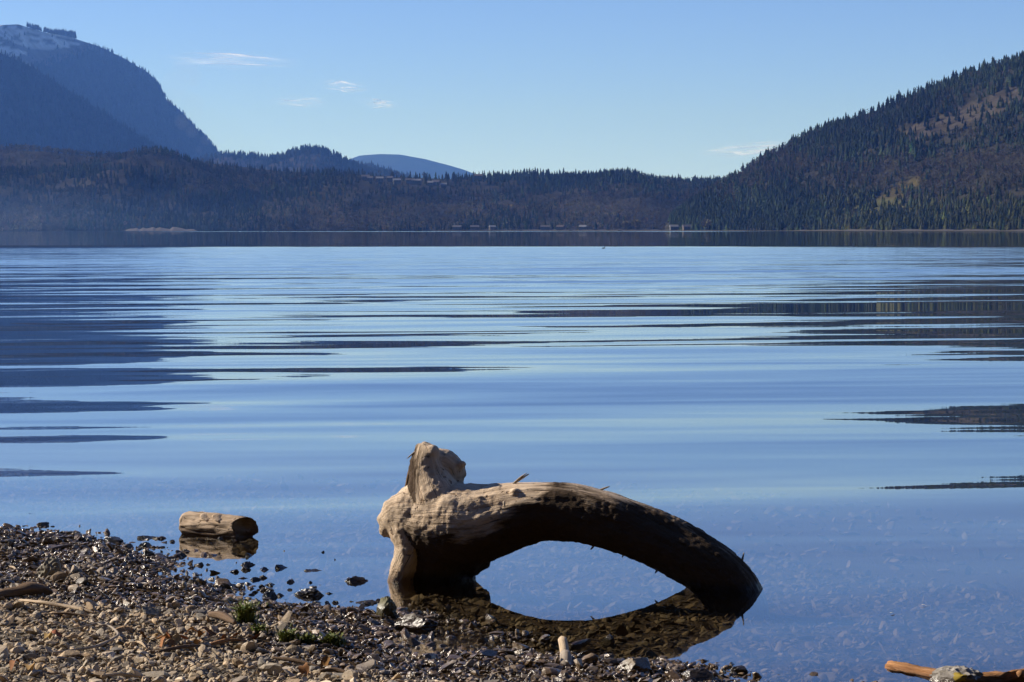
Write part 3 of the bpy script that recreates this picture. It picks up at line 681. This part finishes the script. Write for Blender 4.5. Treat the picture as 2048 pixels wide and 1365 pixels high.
M_DRIFT = wood_material('weathered_driftwood', (.82, .64, .46), (.60, .43, .285), (.18, .10, .052), (4, 60, 60), bark=(.11, .07, .042), bark_cut=.52, bump=.012)  # dark bark colour doubles as painted shade on the trunk's unlit side
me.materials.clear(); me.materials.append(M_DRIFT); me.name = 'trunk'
drift = empty('driftwood_log', P(860, 1165), 'large arched driftwood trunk with upright root stub standing in the shallow water', 'driftwood')
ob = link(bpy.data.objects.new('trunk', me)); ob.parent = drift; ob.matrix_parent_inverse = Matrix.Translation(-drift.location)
def strand(name, pts, mat, parent=None, sides=6, flat=1.0, rough=.16):
    """tapered irregular stick through (x,y,z,r) rows"""
    p = tube_pts(pts, max(.006, float(np.mean([q[3] for q in pts])) * 1.2)); V, F, g = [], [], []; n = len(p); s = 0
    for k in range(n):
        tg = p[min(k + 1, n - 1), :3] - p[max(k - 1, 0), :3]; tg /= np.linalg.norm(tg) + 1e-9
        u = np.cross(tg, (0, 0, 1)) if abs(tg[2]) < .9 else np.cross(tg, (1, 0, 0)); u /= np.linalg.norm(u); w = np.cross(tg, u)
        if k: s += np.linalg.norm(p[k, :3] - p[k - 1, :3])
        for j in range(sides):
            a = j * 2 * math.pi / sides; rr = p[k, 3] * (1 + rough * float(vnoise(s * 14 + p[0, 0] * 50, j * 1.7, 0, 71)) + rough * .6 * float(vnoise(s * 45, j * 2.3, 3, 72)))
            V.append(p[k, :3] + rr * (math.cos(a) * u + math.sin(a) * w * flat)); g.append((s, math.cos(a) * .1, math.sin(a) * .1))
    for k in range(n - 1):
        for j in range(sides): F.append((k * sides + j, k * sides + (j + 1) % sides, (k + 1) * sides + (j + 1) % sides, (k + 1) * sides + j))
    b = len(V); V += [p[0, :3], p[-1, :3]]; g += [(0, 0, 0), (s, 0, 0)]
    for j in range(sides):
        F.append((b, (j + 1) % sides, j, j)); F.append((b + 1, (n - 1) * sides + j, (n - 1) * sides + (j + 1) % sides, (n - 1) * sides + (j + 1) % sides))
    V = np.array(V); org = p[0, :3].copy(); V -= org
    me = bpy.data.meshes.new(name); me.from_pydata([tuple(v) for v in V], [], [tuple(dict.fromkeys(f)) for f in F]); me.update()
    for q in me.polygons: q.use_smooth = True
    set_vec(me, 'grain', g); set_f(me, 'bark', np.zeros(len(V))); me.materials.append(mat)
    o = link(bpy.data.objects.new(name, me)); o.location = org
    if parent is not None: o.parent = parent; o.location = Vector(org) - parent.location
    return o
M_PALE = wood_material('bleached_wood', (.62, .48, .33), (.45, .32, .20), (.20, .12, .07), (6, 90, 90), bump=.002)
M_TWIG = wood_material('grey_twig', (.42, .35, .28), (.28, .22, .17), (.12, .09, .06), (8, 90, 90), bump=.002)
M_BROWN = wood_material('brown_wood', (.20, .13, .08), (.12, .075, .045), (.05, .03, .02), (5, 60, 60), bump=.004)
M_ORANGE = wood_material('orange_wood', (.60, .31, .14), (.42, .18, .075), (.13, .055, .025), (7, 55, 55), bump=.012)
for pts in ([L(1026, 968, 2.2, -.02), L(1042, 954, 1.8, -.02), L(1054, 946, .7, -.02)], [L(1030, 966, 2, -.02), L(1048, 954, 2, -.02), L(1058, 948, 1, -.02)], [L(1190, 984, 3, 0), L(1210, 976, 2, 0), L(1219, 973, 1, 0)],
            [L(1008, 1003, 2.5, -.14), L(1009, 1010, 2, -.15), L(1010, 1015, 1, -.15)], [L(1484, 1122, 3, 0), L(1486, 1113, 2, 0), L(1488, 1105, 1, 0)], [L(1252, 1104, 3, -.05), L(1247, 1110, 2, -.06), L(1244, 1115, 1, -.06)],
            [L(832, 902, 2, -.02), L(822, 910, 1.8, -.02), L(814, 917, .7, -.02)], [L(830, 910, 4, -.01), L(822, 935, 4.5, -.02), L(812, 975, 3, -.02)], [L(791, 1078, 2, -.05), L(790, 1084, 1.5, -.05), L(790, 1092, 1, -.05)],
            [L(1188, 1090, 2.5, 0), L(1184, 1096, 2, 0), L(1181, 1099, 1, 0)], [L(1318, 1138, 2.5, 0), L(1312, 1143, 2, 0), L(1310, 1147, 1, 0)], [L(1060, 1082, 2.5, 0), L(1058, 1088, 1.5, 0), L(1061, 1091, 1, 0)]):
    strand('splinter', pts, M_BROWN if pts[0][0] < L(832, 900, 1)[0] else M_TWIG, drift, 5)

# short log lying in the shallows
A_, B_ = P(366, 1071), P(498, 1079)
A = Vector((A_.x + .02, A_.y + .10, .046)); B = Vector((B_.x + .02, B_.y + .06, .042))
ax = (B - A).normalized(); rr = .062
bm = bmesh.new(); n = 40
for k in range(n + 1):
    f = k / n; c = A.lerp(B, f); ball(bm, c, rr * (1 + .06 * math.sin(f * 5)), (1, 1, 1), 3)
me = remesh(bm, .005, 2); V = co_of(me)
al = (V - np.array(A)) @ np.array(ax); Ln = (B - A).length
tiltn = np.array(ax) + np.array((0, 0, .22)); hi_ = np.minimum(al, Ln + .75 * (V[:, 1] - (A.y + B.y) / 2) + .022 * vnoise(V[:, 1] * 40, V[:, 2] * 40, 0, 3)); lo_ = np.maximum(hi_, -.02 + .01 * vnoise(V[:, 1] * 40, V[:, 2] * 40, 0, 4))
V += (lo_ - al)[:, None] * np.array(ax)
rel = V - (np.array(A) + np.clip(al, 0, Ln)[:, None] * np.array(ax)); rl = np.linalg.norm(rel, axis=1)[:, None] + 1e-9
th = np.arctan2(rel[:, 2], rel[:, 1]); body = ((al > -.01) & (al < Ln - .005))[:, None]
V += body * rel / rl * (.006 * fbm(al * 8, np.cos(th) * 2.5, np.sin(th) * 2.5, 81, 3) + .004 * vnoise(al * 16, np.cos(th) * 9, np.sin(th) * 9, 82))[:, None]
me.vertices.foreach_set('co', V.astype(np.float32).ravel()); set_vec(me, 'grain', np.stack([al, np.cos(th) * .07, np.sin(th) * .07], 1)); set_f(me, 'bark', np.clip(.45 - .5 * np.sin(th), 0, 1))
for q in me.polygons: q.use_smooth = True
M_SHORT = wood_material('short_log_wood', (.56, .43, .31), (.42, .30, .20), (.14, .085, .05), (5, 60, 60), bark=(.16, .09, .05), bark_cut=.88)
me.materials.clear(); me.materials.append(M_SHORT)
slog = empty('short_log', A, 'short broken log lying in the shallows off the stony beach', 'log')
ob = link(bpy.data.objects.new('log_body', me)); ob.parent = slog; ob.matrix_parent_inverse = Matrix.Translation(-slog.location)
for fx, wd in ((.30, .05), (.50, .055)):
    c = A + ax * Ln * fx + Vector((0, -.042, .048)); bm = bmesh.new(); ball(bm, (0, 0, 0), 1, (wd * .75, .030, .006), 3)
    for v in bm.verts: v.co += v.normal * .004 * float(vnoise(v.co.x * 70 + fx * 90, v.co.y * 70, v.co.z * 70, 5))
    o = bm_obj('bark_flake', bm, M_DRIFT, slog, True); o.location = c - A; o.rotation_euler = (R(38), R(8), 0)

# ------------------------------------------------------------------ stones
def ico(sub):
    bm = bmesh.new(); bmesh.ops.create_icosphere(bm, subdivisions=sub, radius=1); V = np.array([v.co[:] for v in bm.verts]); F = np.array([[v.index for v in f.verts] for f in bm.faces]); bm.free(); return V, F
ICO = {k: ico(k) for k in (1, 2, 3, 4)}
def rock_shapes(n, sub, r, planes=8, lo=.38, hi=.85):
    tv, tf = ICO[sub]; V = np.tile(tv, (n, 1, 1)) * r.uniform(.88, 1.12, (n, len(tv), 1))
    for k in range(planes):
        nn = r.normal(size=(n, 3)); nn /= np.linalg.norm(nn, axis=1)[:, None]; d = r.uniform(lo, hi, (n, 1))
        ex = np.maximum(0, np.einsum('nij,nj->ni', V, nn) - d); V -= ex[:, :, None] * nn[:, None, :]
    return V, tf
def rot_batch(n, r, tilt):
    yaw = r.uniform(0, 6.28, n); ax_, ay_ = r.normal(0, tilt, n), r.normal(0, tilt, n)
    cy_, sy_ = np.cos(yaw), np.sin(yaw); z, o = np.zeros(n), np.ones(n)
    Rz = np.stack([cy_, -sy_, z, sy_, cy_, z, z, z, o], 1).reshape(n, 3, 3)
    c, s = np.cos(ax_), np.sin(ax_); Rx = np.stack([o, z, z, z, c, -s, z, s, c], 1).reshape(n, 3, 3)
    c, s = np.cos(ay_), np.sin(ay_); Ry = np.stack([c, z, s, z, o, z, -s, z, c], 1).reshape(n, 3, 3)
    return Rx @ Ry @ Rz
STONE_TONES = np.array([(.42, .37, .31), (.34, .31, .27), (.48, .41, .33), (.28, .25, .22), (.38, .32, .24), (.24, .23, .22), (.54, .47, .39), (.33, .26, .19), (.44, .35, .25)])
def stone_tone(n, r): return STONE_TONES[r.integers(0, len(STONE_TONES), n)] * np.array((1.24, 1.18, 1.10)) * r.uniform(.75, 1.2, (n, 1)) * np.where(r.random((n, 1)) < .12, 1.35, 1.0)
M_STONE = stone_material('beach_stone')
def scatter_area(n, r, dmin, dmax):
    out = np.zeros((0, 2))
    while len(out) < n:
        y = r.uniform(8.0, 19, n); x = (r.uniform(-120, 2200, n) / 2 - 512) / FPX * y * 1.05
        d = shore_dist(x, y); m = (d > dmin) & (d < dmax) & (r.random(n) < y / 19)
        out = np.vstack([out, np.stack([x, y], 1)[m]])
    return out[:n]
rs = np.random.default_rng(11)
gV, gF, gT = [], [], []; off = 0; solos = []
for n, sub, rlo, rhi, emb, dmin, dmax in ((25000, 1, .006, .013, .25, -.5, 5.2), (15500, 2, .010, .021, .30, -3.4, 5.2), (1900, 2, .018, .037, .30, -6, 6)):
    xy = scatter_area(n, rs, dmin, dmax); rad_ = rlo + (rhi - rlo) * rs.random(n) ** 1.7
    V, tf = rock_shapes(n, sub, rs)
    sc = np.stack([rad_ * rs.uniform(1.15, 1.8, n), rad_ * rs.uniform(.75, 1.05, n), rad_ * rs.uniform(.34, .72, n)], 1)
    sc[:, 2] *= np.where(shore_dist(xy[:, 0], xy[:, 1]) < -.5, .5, 1)
    z = ground(xy[:, 0], xy[:, 1]) + sc[:, 2] * .45 + rs.uniform(0, .008, n)
    V = np.einsum('nij,nkj->nki', rot_batch(n, rs, .48), V * sc[:, None, :]); V += np.stack([xy[:, 0], xy[:, 1], z], 1)[:, None, :]
    tn = stone_tone(n, rs)
    if sub == 2 and rlo > .015:               # the largest, in view: stones of their own
        qx, qy = to_px(xy[:, 0], xy[:, 1], z); vis = (qx > 5) & (qx < 1440) & (qy < 1360) & (shore_dist(xy[:, 0], xy[:, 1]) > -.05)
        order = np.argsort(-(rad_ / xy[:, 1]) * vis)[:205]; solo_m = np.zeros(n, bool); solo_m[order] = True
        for i in order: solos.append((V[i], tn[i], (xy[i, 0], xy[i, 1], z[i])))
        V, tn = V[~solo_m], tn[~solo_m]; n = len(V)
    gV.append(V.reshape(-1, 3)); gF.append((tf[None] + (np.arange(n) * V.shape[1])[:, None, None] + off).reshape(-1, 3)); gT.append(np.repeat(tn, V.shape[1], 0)); off += n * V.shape[1]
gr = mesh_np('gravel', np.vstack(gV), np.vstack(gF), M_STONE, tone=np.vstack(gT)); gr['kind'] = 'stuff'
tf = ICO[2][1]
for V, tn, c in solos:
    o = mesh_np('stone', V - np.array(c), tf, M_STONE, tone=np.tile(tn, (len(V), 1))); o.location = c
    tag(o, 'larger flat angular grey brown stone lying in the beach gravel', 'stone', 'stones on the beach')

def boulder(px, py, wpx, hpx, tone, label, flat=.8, seed=0, name='stone', sink=.35, deep=.8, planes=9, group=None, z0=None):
    c = G(px, py + hpx / 2) if z0 is None else P(px, py + hpx / 2, z0)
    k = c.y / FPX / 2; r = np.random.default_rng(400 + seed); wet_depth = 0
    if z0 is None and c.z < -.004:
        c = P(px, py, 0); k = c.y / FPX / 2; wet_depth = -float(ground(c.x, c.y)) + .01
    V, f = rock_shapes(1, 4, r, planes, .55, .9); V = V[0]
    V += .06 * fbm(V[:, 0] * 3, V[:, 1] * 3, V[:, 2] * 3, seed, 3)[:, None] * V
    w, hh = wpx / 2 * k, hpx / 2 * k
    if wet_depth: top = hpx * .62 * k; hh = (top + wet_depth) / 2; w *= 1 + .45 * wet_depth / (top + wet_depth)
    ext = [np.ptp(V[:, i]) / 2 for i in range(3)]; mid = [(V[:, i].max() + V[:, i].min()) / 2 for i in range(3)]
    V = (V - mid) / ext * np.array((w, w * deep, hh if wet_depth else hh / (1 - sink)))
    c = Vector((c.x, c.y, top - hh)) if wet_depth else c + Vector((0, w * deep * .3, hh / (1 - sink) * (1 - 2 * sink)))
    o = mesh_np(name, V, f, M_STONE, tone=np.tile(np.array(tone), (len(V), 1))); o.location = c
    return tag(o, label, 'stone', group)
boulder(97, 1135, 56, 46, (.26, .24, .20), 'blocky grey stone, biggest at the left of the beach', seed=1)
boulder(772, 1214, 44, 44, (.25, .25, .16), 'greenish rounded stone at the waterline below the driftwood foot', seed=2)
boulder(832, 1258, 76, 54, (.16, .12, .09), 'big dark brown stone at the waterline below the driftwood', seed=3)
boulder(716, 1162, 40, 18, (.10, .09, .08), 'diamond shaped dark stone alone in the water left of the driftwood foot', seed=4, sink=.3)
boulder(565, 1136, 22, 12, (.09, .08, .07), 'small black stone alone in the water right of the short log', seed=5, sink=.3)
boulder(645, 1105, 12, 6, (.10, .09, .08), 'tiny dark stone furthest out in the water', seed=6, sink=.3)
boulder(673, 1120, 12, 5, (.20, .18, .16), 'tiny pale tipped stone in the water above the flat one', seed=7, sink=.3)
boulder(624, 1142, 40, 6, (.12, .11, .10), 'thin flat stone just breaking the water surface', seed=8, sink=.3)
boulder(571, 1102, 8, 4, (.10, .09, .08), 'speck of dark stone in the water right of the short log', seed=9, sink=.3)
boulder(582, 1180, 12, 6, (.11, .1, .09), 'small dark stone close to the gravel edge', seed=10, sink=.3)
boulder(1478, 1344, 30, 22, (.13, .12, .10), 'dark wet stone in the water at the bottom edge, right of the beach', seed=11, sink=.3)
boulder(1396, 1350, 66, 26, (.15, .13, .11), 'dark wet pointed stone at the right tip of the beach', seed=12)
boulder(1268, 1330, 80, 30, (.32, .25, .17), 'tan crusted stone at the waterline right of the upright stick', seed=13)
boulder(1215, 1274, 22, 8, (.2, .19, .17), 'small pale stone in the shallow water right of the upright stick', seed=14)
boulder(85, 1050, 20, 10, (.3, .28, .24), 'small pale stone at the upper left edge of the beach', seed=15)
boulder(296, 1076, 34, 9, (.16, .15, .13), 'flat dark slab in the water left of the short log', seed=16)
boulder(318, 1077, 26, 9, (.24, .20, .17), 'brown knobbly stone beside the flat slab in the water', seed=17)
boulder(345, 1084, 12, 8, (.10, .10, .09), 'small black stone just left of the short log', seed=18)
boulder(290, 1092, 24, 14, (.12, .12, .11), 'dark stone in the water below the flat slab', seed=19)
boulder(296, 1108, 30, 18, (.13, .13, .12), 'peaked dark stone at the gravel edge below the short log', seed=20)
boulder(494, 1130, 26, 12, (.14, .13, .12), 'pointed wet stone in the water below the right end of the short log', seed=21)
boulder(497, 1112, 16, 12, (.12, .12, .11), 'dark stone close under the right end of the short log', seed=22)
boulder(528, 1140, 22, 10, (.11, .10, .09), 'dark stone with a pale tip in the water right of the gravel spit', seed=23)
boulder(510, 1160, 20, 10, (.12, .11, .10), 'dark stone in the water at the tip of the gravel spit', seed=24)
boulder(228, 1084, 34, 18, (.12, .12, .11), 'dark wet stone at the end of the upper gravel edge', seed=25)
boulder(735, 1205, 36, 10, (.15, .15, .15), 'flat slate slab at the waterline beside the greenish stone', seed=26)
boulder(245, 1258, 46, 13, (.50, .33, .18), 'smooth orange tan pebble on the gravel', seed=27, planes=3)
boulder(300, 1225, 44, 24, (.30, .28, .24), 'pale slanted slab stone among the gravel', seed=28)
boulder(760, 1258, 54, 12, (.40, .30, .22), 'flat pinkish slab left of the big dark brown stone', seed=29)
boulder(620, 1190, 52, 22, (.10, .10, .09), 'cluster forming dark wet stone at the waterline in the middle', seed=30)
boulder(540, 1195, 26, 22, (.09, .09, .08), 'dark wet stone at the waterline above the tall green tuft', seed=31)
re_ = np.random.default_rng(5); cnt = 0
while cnt < 52:
    a, b = re_.uniform(170, 830), re_.uniform(1070, 1235); q = P(a, b); d = float(shore_dist(q.x, q.y))
    if not (-.75 < d < -.04) or re_.random() > 1.05 + 1.35 * d: continue
    s_ = re_.uniform(7, 24) * (1 if d > -.4 else .6); cnt += 1
    boulder(a, b, s_, s_ * re_.uniform(.35, .6), tuple(np.array((.22, .20, .17)) * re_.uniform(.5, 1.5)), 'small wet dark stone breaking the surface just off the gravel edge', seed=500 + cnt, group='small stones breaking the surface')
boulder(1915, 1353, 112, 40, (.34, .32, .30), 'grey stone with a yellow lichen patch in front of the orange branch', seed=32, name='lichen_stone', z0=.02, sink=.25)
# its lichen: colour on the same material, as a patch of its own mesh
st = bpy.data.objects['lichen_stone']; V = co_of(st.data); N = no_of(st.data)
fidx = np.array([list(q.vertices) for q in st.data.polygons]); cen = V[fidx].mean(1)
ext = np.ptp(V[:, 0]); pick = (np.hypot((cen[:, 0] - .02 * ext) / (.13 * ext), (cen[:, 2] - .18 * np.ptp(V[:, 2])) / (.36 * np.ptp(V[:, 2]))) + .7 * vnoise(cen[:, 0] * 90, cen[:, 2] * 90, 0, 8) < .85) & (cen[:, 1] < 0)
if pick.any():
    ff = fidx[pick]; used = np.unique(ff); mp = -np.ones(len(V), int); mp[used] = np.arange(len(used))
    mesh_np('lichen', V[used] + N[used] * .0015, mp[ff], plain('yellow_lichen', (.50, .36, .06), .9), st, smooth=True)

# ------------------------------------------------------------------ sticks, bark, leaves, tufts on the beach
def gp(px, py, r, lift=0.0):
    q = G(px, py); return (q.x, q.y, q.z + r / 2 / FPX * q.y * .8 + lift, r / 2 / FPX * q.y)
tag(strand('bleached_stick', [gp(40, 1209, 4, .012), gp(80, 1215, 6, .012), gp(130, 1223, 6, .012), gp(165, 1229, 5, .012), gp(190, 1234, 2, .012)], M_PALE, sides=9, flat=.6, rough=.3), 'pale split stick lying across the gravel at the left edge', 'stick')
o = strand('wood_chunk', [gp(-14, 1202, 6, .01), gp(20, 1199, 11, .01), gp(50, 1196, 14, .012), gp(80, 1195, 13, .012), gp(104, 1196, 6, .01)], M_BROWN, sides=14, flat=.75, rough=.35)
tag(o, 'dark brown chunk of driftwood at the left edge of the beach', 'driftwood')
tag(strand('bent_twig', [gp(138, 1268, 1.3, .014), gp(165, 1266, 1.6, .02), gp(192, 1261, 2.0, .022), gp(204, 1264, 2.1, .022), gp(222, 1268, 2.4, .022), gp(236, 1281, 2.6, .02), gp(226, 1290, 2.8, .018), gp(192, 1304, 2.9, .016), gp(145, 1311, 2.8, .014), gp(105, 1314, 1.6, .012)], M_TWIG, sides=7), 'thin grey twig bent into a hook on the gravel', 'twig')
us = empty('broken_stick', G(1132, 1338), 'short peeled stick poking up from the gravel towards the water', 'stick')
q0, q1 = G(1132, 1335), G(1127, 1300)
def up_pt(px, py, D, r): q = Q(px, py, D); return (q.x, q.y, q.z, r / 2 / FPX * D)
D0 = q0.y
strand('stick_end', [up_pt(1132, 1340, D0 - .01, 12), up_pt(1132, 1322, D0 + .05, 12.5), up_pt(1131, 1308, D0 + .10, 11)], M_TWIG, us, 10)
strand('peeled_shaft', [up_pt(1131, 1312, D0 + .09, 10), up_pt(1128, 1296, D0 + .14, 9.5), up_pt(1125, 1279, D0 + .19, 9)], M_PALE, us, 10)
tag(strand('wet_branch', [gp(1140, 1308, 8, .01), gp(1160, 1303, 8, .015), gp(1178, 1296, 5, .02)], M_BROWN, sides=8), 'stubby dark branch lying beside the upright peeled stick', 'branch')
def wp(px, py, z, r):
    q = P(px, py, z); return (q.x, q.y, q.z, r / 2 / FPX * q.y)
ob_ = empty('orange_branch', P(1900, 1350), 'orange peeled branch floating at the bottom right corner', 'branch')
strand('branch_wood', [wp(1776, 1332, .045, 8), wp(1800, 1336, .045, 11), wp(1850, 1345, .040, 13), wp(1920, 1356, .035, 14), wp(1985, 1358, .03, 13), wp(2040, 1352, .035, 13), wp(2120, 1350, .04, 14)], M_ORANGE, ob_, 20, .9, .55)
strand('knot', [wp(2040, 1350, .045, 9), wp(2046, 1345, .055, 5)], M_ORANGE, ob_, 8)
for (a, b, r_, mt, lab) in (((205, 1361), (285, 1363), 4, M_PALE, 'pale strip of wood at the bottom edge of the beach'), ((545, 1325), (640, 1343), 4, M_BROWN, 'thin brown twig on the gravel at the bottom middle'), ((318, 1312), (420, 1300), 4, M_BROWN, 'brown strip of bark below the dry leaves'),
                            ((420, 1298), (488, 1288), 4, M_ORANGE, 'orange bark strip right of the dry leaves'), ((272, 1292), (292, 1303), 3, M_PALE, 'short pale twig left of the dry leaves'), ((95, 1236), (180, 1240), 2.5, M_BROWN, 'thin brown stem under the pale split stick'),
                            ((100, 1105), (160, 1098), 3, M_TWIG, 'grey twig near the top of the gravel'), ((20, 1140), (36, 1150), 2.5, M_PALE, 'tiny pale twig at the left edge'), ((420, 1240), (470, 1256), 9, M_BROWN, 'dark rotten wood stump in the gravel left of the tufts'), ((640, 1352), (700, 1356), 5, M_BROWN, 'dark bark piece at the bottom middle')):
    m_ = ((a[0] + b[0]) / 2, (a[1] + b[1]) / 2 - 1)
    tag(strand('twig', [gp(*a, r_ * .7, .012), gp(*m_, r_, .015), gp(*b, r_ * .5, .012)], mt, sides=6), lab, 'twig')
def leaf_mesh(seed, L_=.035, W_=.018):
    r = np.random.default_rng(seed); V, F = [], []; n = 7
    for k in range(n):
        f = k / (n - 1); w = W_ * math.sin(math.pi * min(.98, f * .9 + .06)) ** .8
        for s in (-1, 0, 1): V.append((f * L_ - L_ / 2, s * w * r.uniform(.8, 1.1), abs(s) * w * .55 + .012 * math.sin(f * 4 + seed) + r.normal(0, .0012)))
    for k in range(n - 1):
        for s in (0, 1): a = k * 3 + s; F.append((a, a + 1, a + 4, a + 3))
    return V, F
M_LEAF = tone_material('dry_leaf', .8, .2, 80)
spots = [(305, 1284), (322, 1290), (340, 1286), (352, 1292), (368, 1288), (330, 1298), (385, 1278), (402, 1282), (418, 1276), (395, 1295), (448, 1290), (470, 1286), (95, 1288), (112, 1284), (285, 1282), (345, 1300), (512, 1285), (610, 1354), (60, 1352), (30, 1345), (650, 1338), (1880, 1000)]
for k, (a, b) in enumerate(spots[:-1]):
    v, f = leaf_mesh(k, random.uniform(.03, .055), random.uniform(.012, .02)); q = G(a, b)
    o = mesh_np('dry_leaf', v, f, M_LEAF, tone=np.tile(jitter((.34, .15, .06) if k % 3 else (.45, .27, .12), 1, .2), (len(v), 1)), smooth=True)
    o.location = (q.x, q.y, q.z + .022); o.rotation_euler = (random.uniform(-.5, .5), random.uniform(-.5, .5), random.uniform(0, 6.28))
    tag(o, 'curled dry reddish brown leaf lying on the beach gravel', 'leaf', 'dry leaves on the beach')
for (a, b, lab) in ((1785, 1228, 'lower left of two pale specks floating right of the driftwood'), (1848, 1212, 'upper right of two pale specks floating right of the driftwood')):
    v, f = leaf_mesh(a, .022, .008); v = [(q_[0], q_[1], q_[2] * .15) for q_ in v]; o = mesh_np('floating_leaf', v, f, M_LEAF, tone=np.tile((.75, .7, .6), (len(v), 1)), smooth=True); q = P(a, b); o.location = (q.x, q.y, .004); o.rotation_euler = (0, 0, random.uniform(-.4, .4))
    tag(o, lab, 'leaf', 'floating leaves')
M_TUFT = tone_material('green_tuft', .6, .3)
def tuft(px, py, wpx, hpx, n, label):
    q = G(px, py); k = q.y / FPX / 2; V, F, T = [], [], []
    for i in range(n):
        bx_, by_ = np.random.default_rng(i + px).normal(0, .28, 2); a = random.uniform(0, 6.28); ln = hpx * k * random.uniform(.45, 1.0); lean = random.uniform(.1, .8)
        base = np.array((bx_ * wpx * k * .6, by_ * wpx * k * .4, 0)); tip = base + np.array((math.cos(a) * lean * ln, math.sin(a) * lean * ln, ln))
        mid = (base + tip) / 2 + np.array((0, 0, ln * .12)); w = np.array((-math.sin(a), math.cos(a), 0)) * .0028
        b = len(V); V += [base - w, base + w, mid - w * 1.3, mid + w * 1.3, tip]; F += [(b, b + 1, b + 3), (b, b + 3, b + 2), (b + 2, b + 3, b + 4)]
        T += [jitter((.16, .19, .04) if random.random() < .75 else (.24, .22, .06), 1, .25)[0]] * 5
        for s in range(5):                    # small leaflets up the stem
            f_ = random.uniform(.3, 1); c = base + (tip - base) * f_; d = np.random.default_rng(i * 9 + s + px).normal(size=3) * .007; d[2] = abs(d[2]); b = len(V)
            e = np.cross(d, (0, 0, 1)) * .35; V += [c, c + d * .6 + e, c + d * 1.4, c + d * .6 - e]; F += [(b, b + 1, b + 2), (b, b + 2, b + 3)]; T += [jitter((.18, .20, .045), 1, .25)[0]] * 4
    o = mesh_np('green_tuft', V, F, M_TUFT, tone=T); o.location = q
    tag(o, label, 'plant', 'green tufts on the beach')
tuft(490, 1250, 52, 50, 90, 'tallest green tuft growing in the gravel')
tuft(572, 1284, 44, 26, 60, 'small green tuft left of the spreading one')
tuft(665, 1292, 56, 26, 80, 'spreading bright green tuft, rightmost on the gravel')
tuft(615, 1286, 60, 16, 45, 'low yellowish tuft between the two small green ones')
tuft(515, 1268, 40, 20, 30, 'sparse yellow green tuft at the foot of the tallest one')

# stones that can be pointed out by what they lie beside
def pix(o): p = o.matrix_world.translation if o.parent else o.location; return to_px(p.x, p.y, p.z)
stones_ = [o for o in COL.objects if o.get('group') == 'stones on the beach']
spx = {o: pix(o) for o in stones_}
marks = [('bleached_stick', (115, 1221), 'pale split stick'), ('wood_chunk', (60, 1195), 'dark chunk of driftwood'), ('bent_twig', (225, 1290), 'bent hooked twig'), ('tuft', (490, 1245), 'tallest green tuft'),
         ('tuft', (668, 1288), 'spreading green tuft'), ('stick', (1132, 1325), 'upright peeled stick'), ('stone', (97, 1140), 'blocky grey stone'), ('stone', (832, 1262), 'big dark brown stone'), ('stone', (772, 1220), 'greenish rounded stone'),
         ('stone', (245, 1258), 'smooth orange tan pebble'), ('leaf', (340, 1290), 'clump of dry leaves'), ('stone', (1268, 1332), 'tan crusted stone'), ('stump', (445, 1248), 'dark rotten wood stump')]
taken = set()
for _, (mx_, my_), phrase in marks:
    for word, dx_, dy_ in (('left of', -1, 0), ('right of', 1, 0), ('below', 0, 1)):
        best_, bo = 1e9, None
        for o, (a, b) in spx.items():
            u, w_ = a - mx_, (b - my_) * 1.6
            f_ = u * dx_ + w_ * dy_
            if o in taken or f_ < 12 or f_ < .75 * math.hypot(u, w_) or not (0 < a < 2040 and b < 1360): continue
            if math.hypot(u, w_) < best_: best_, bo = math.hypot(u, w_), o
        if bo is not None and best_ < 150:
            taken.add(bo); bo['label'] = 'larger flat stone closest %s the %s on the beach' % (word, phrase)
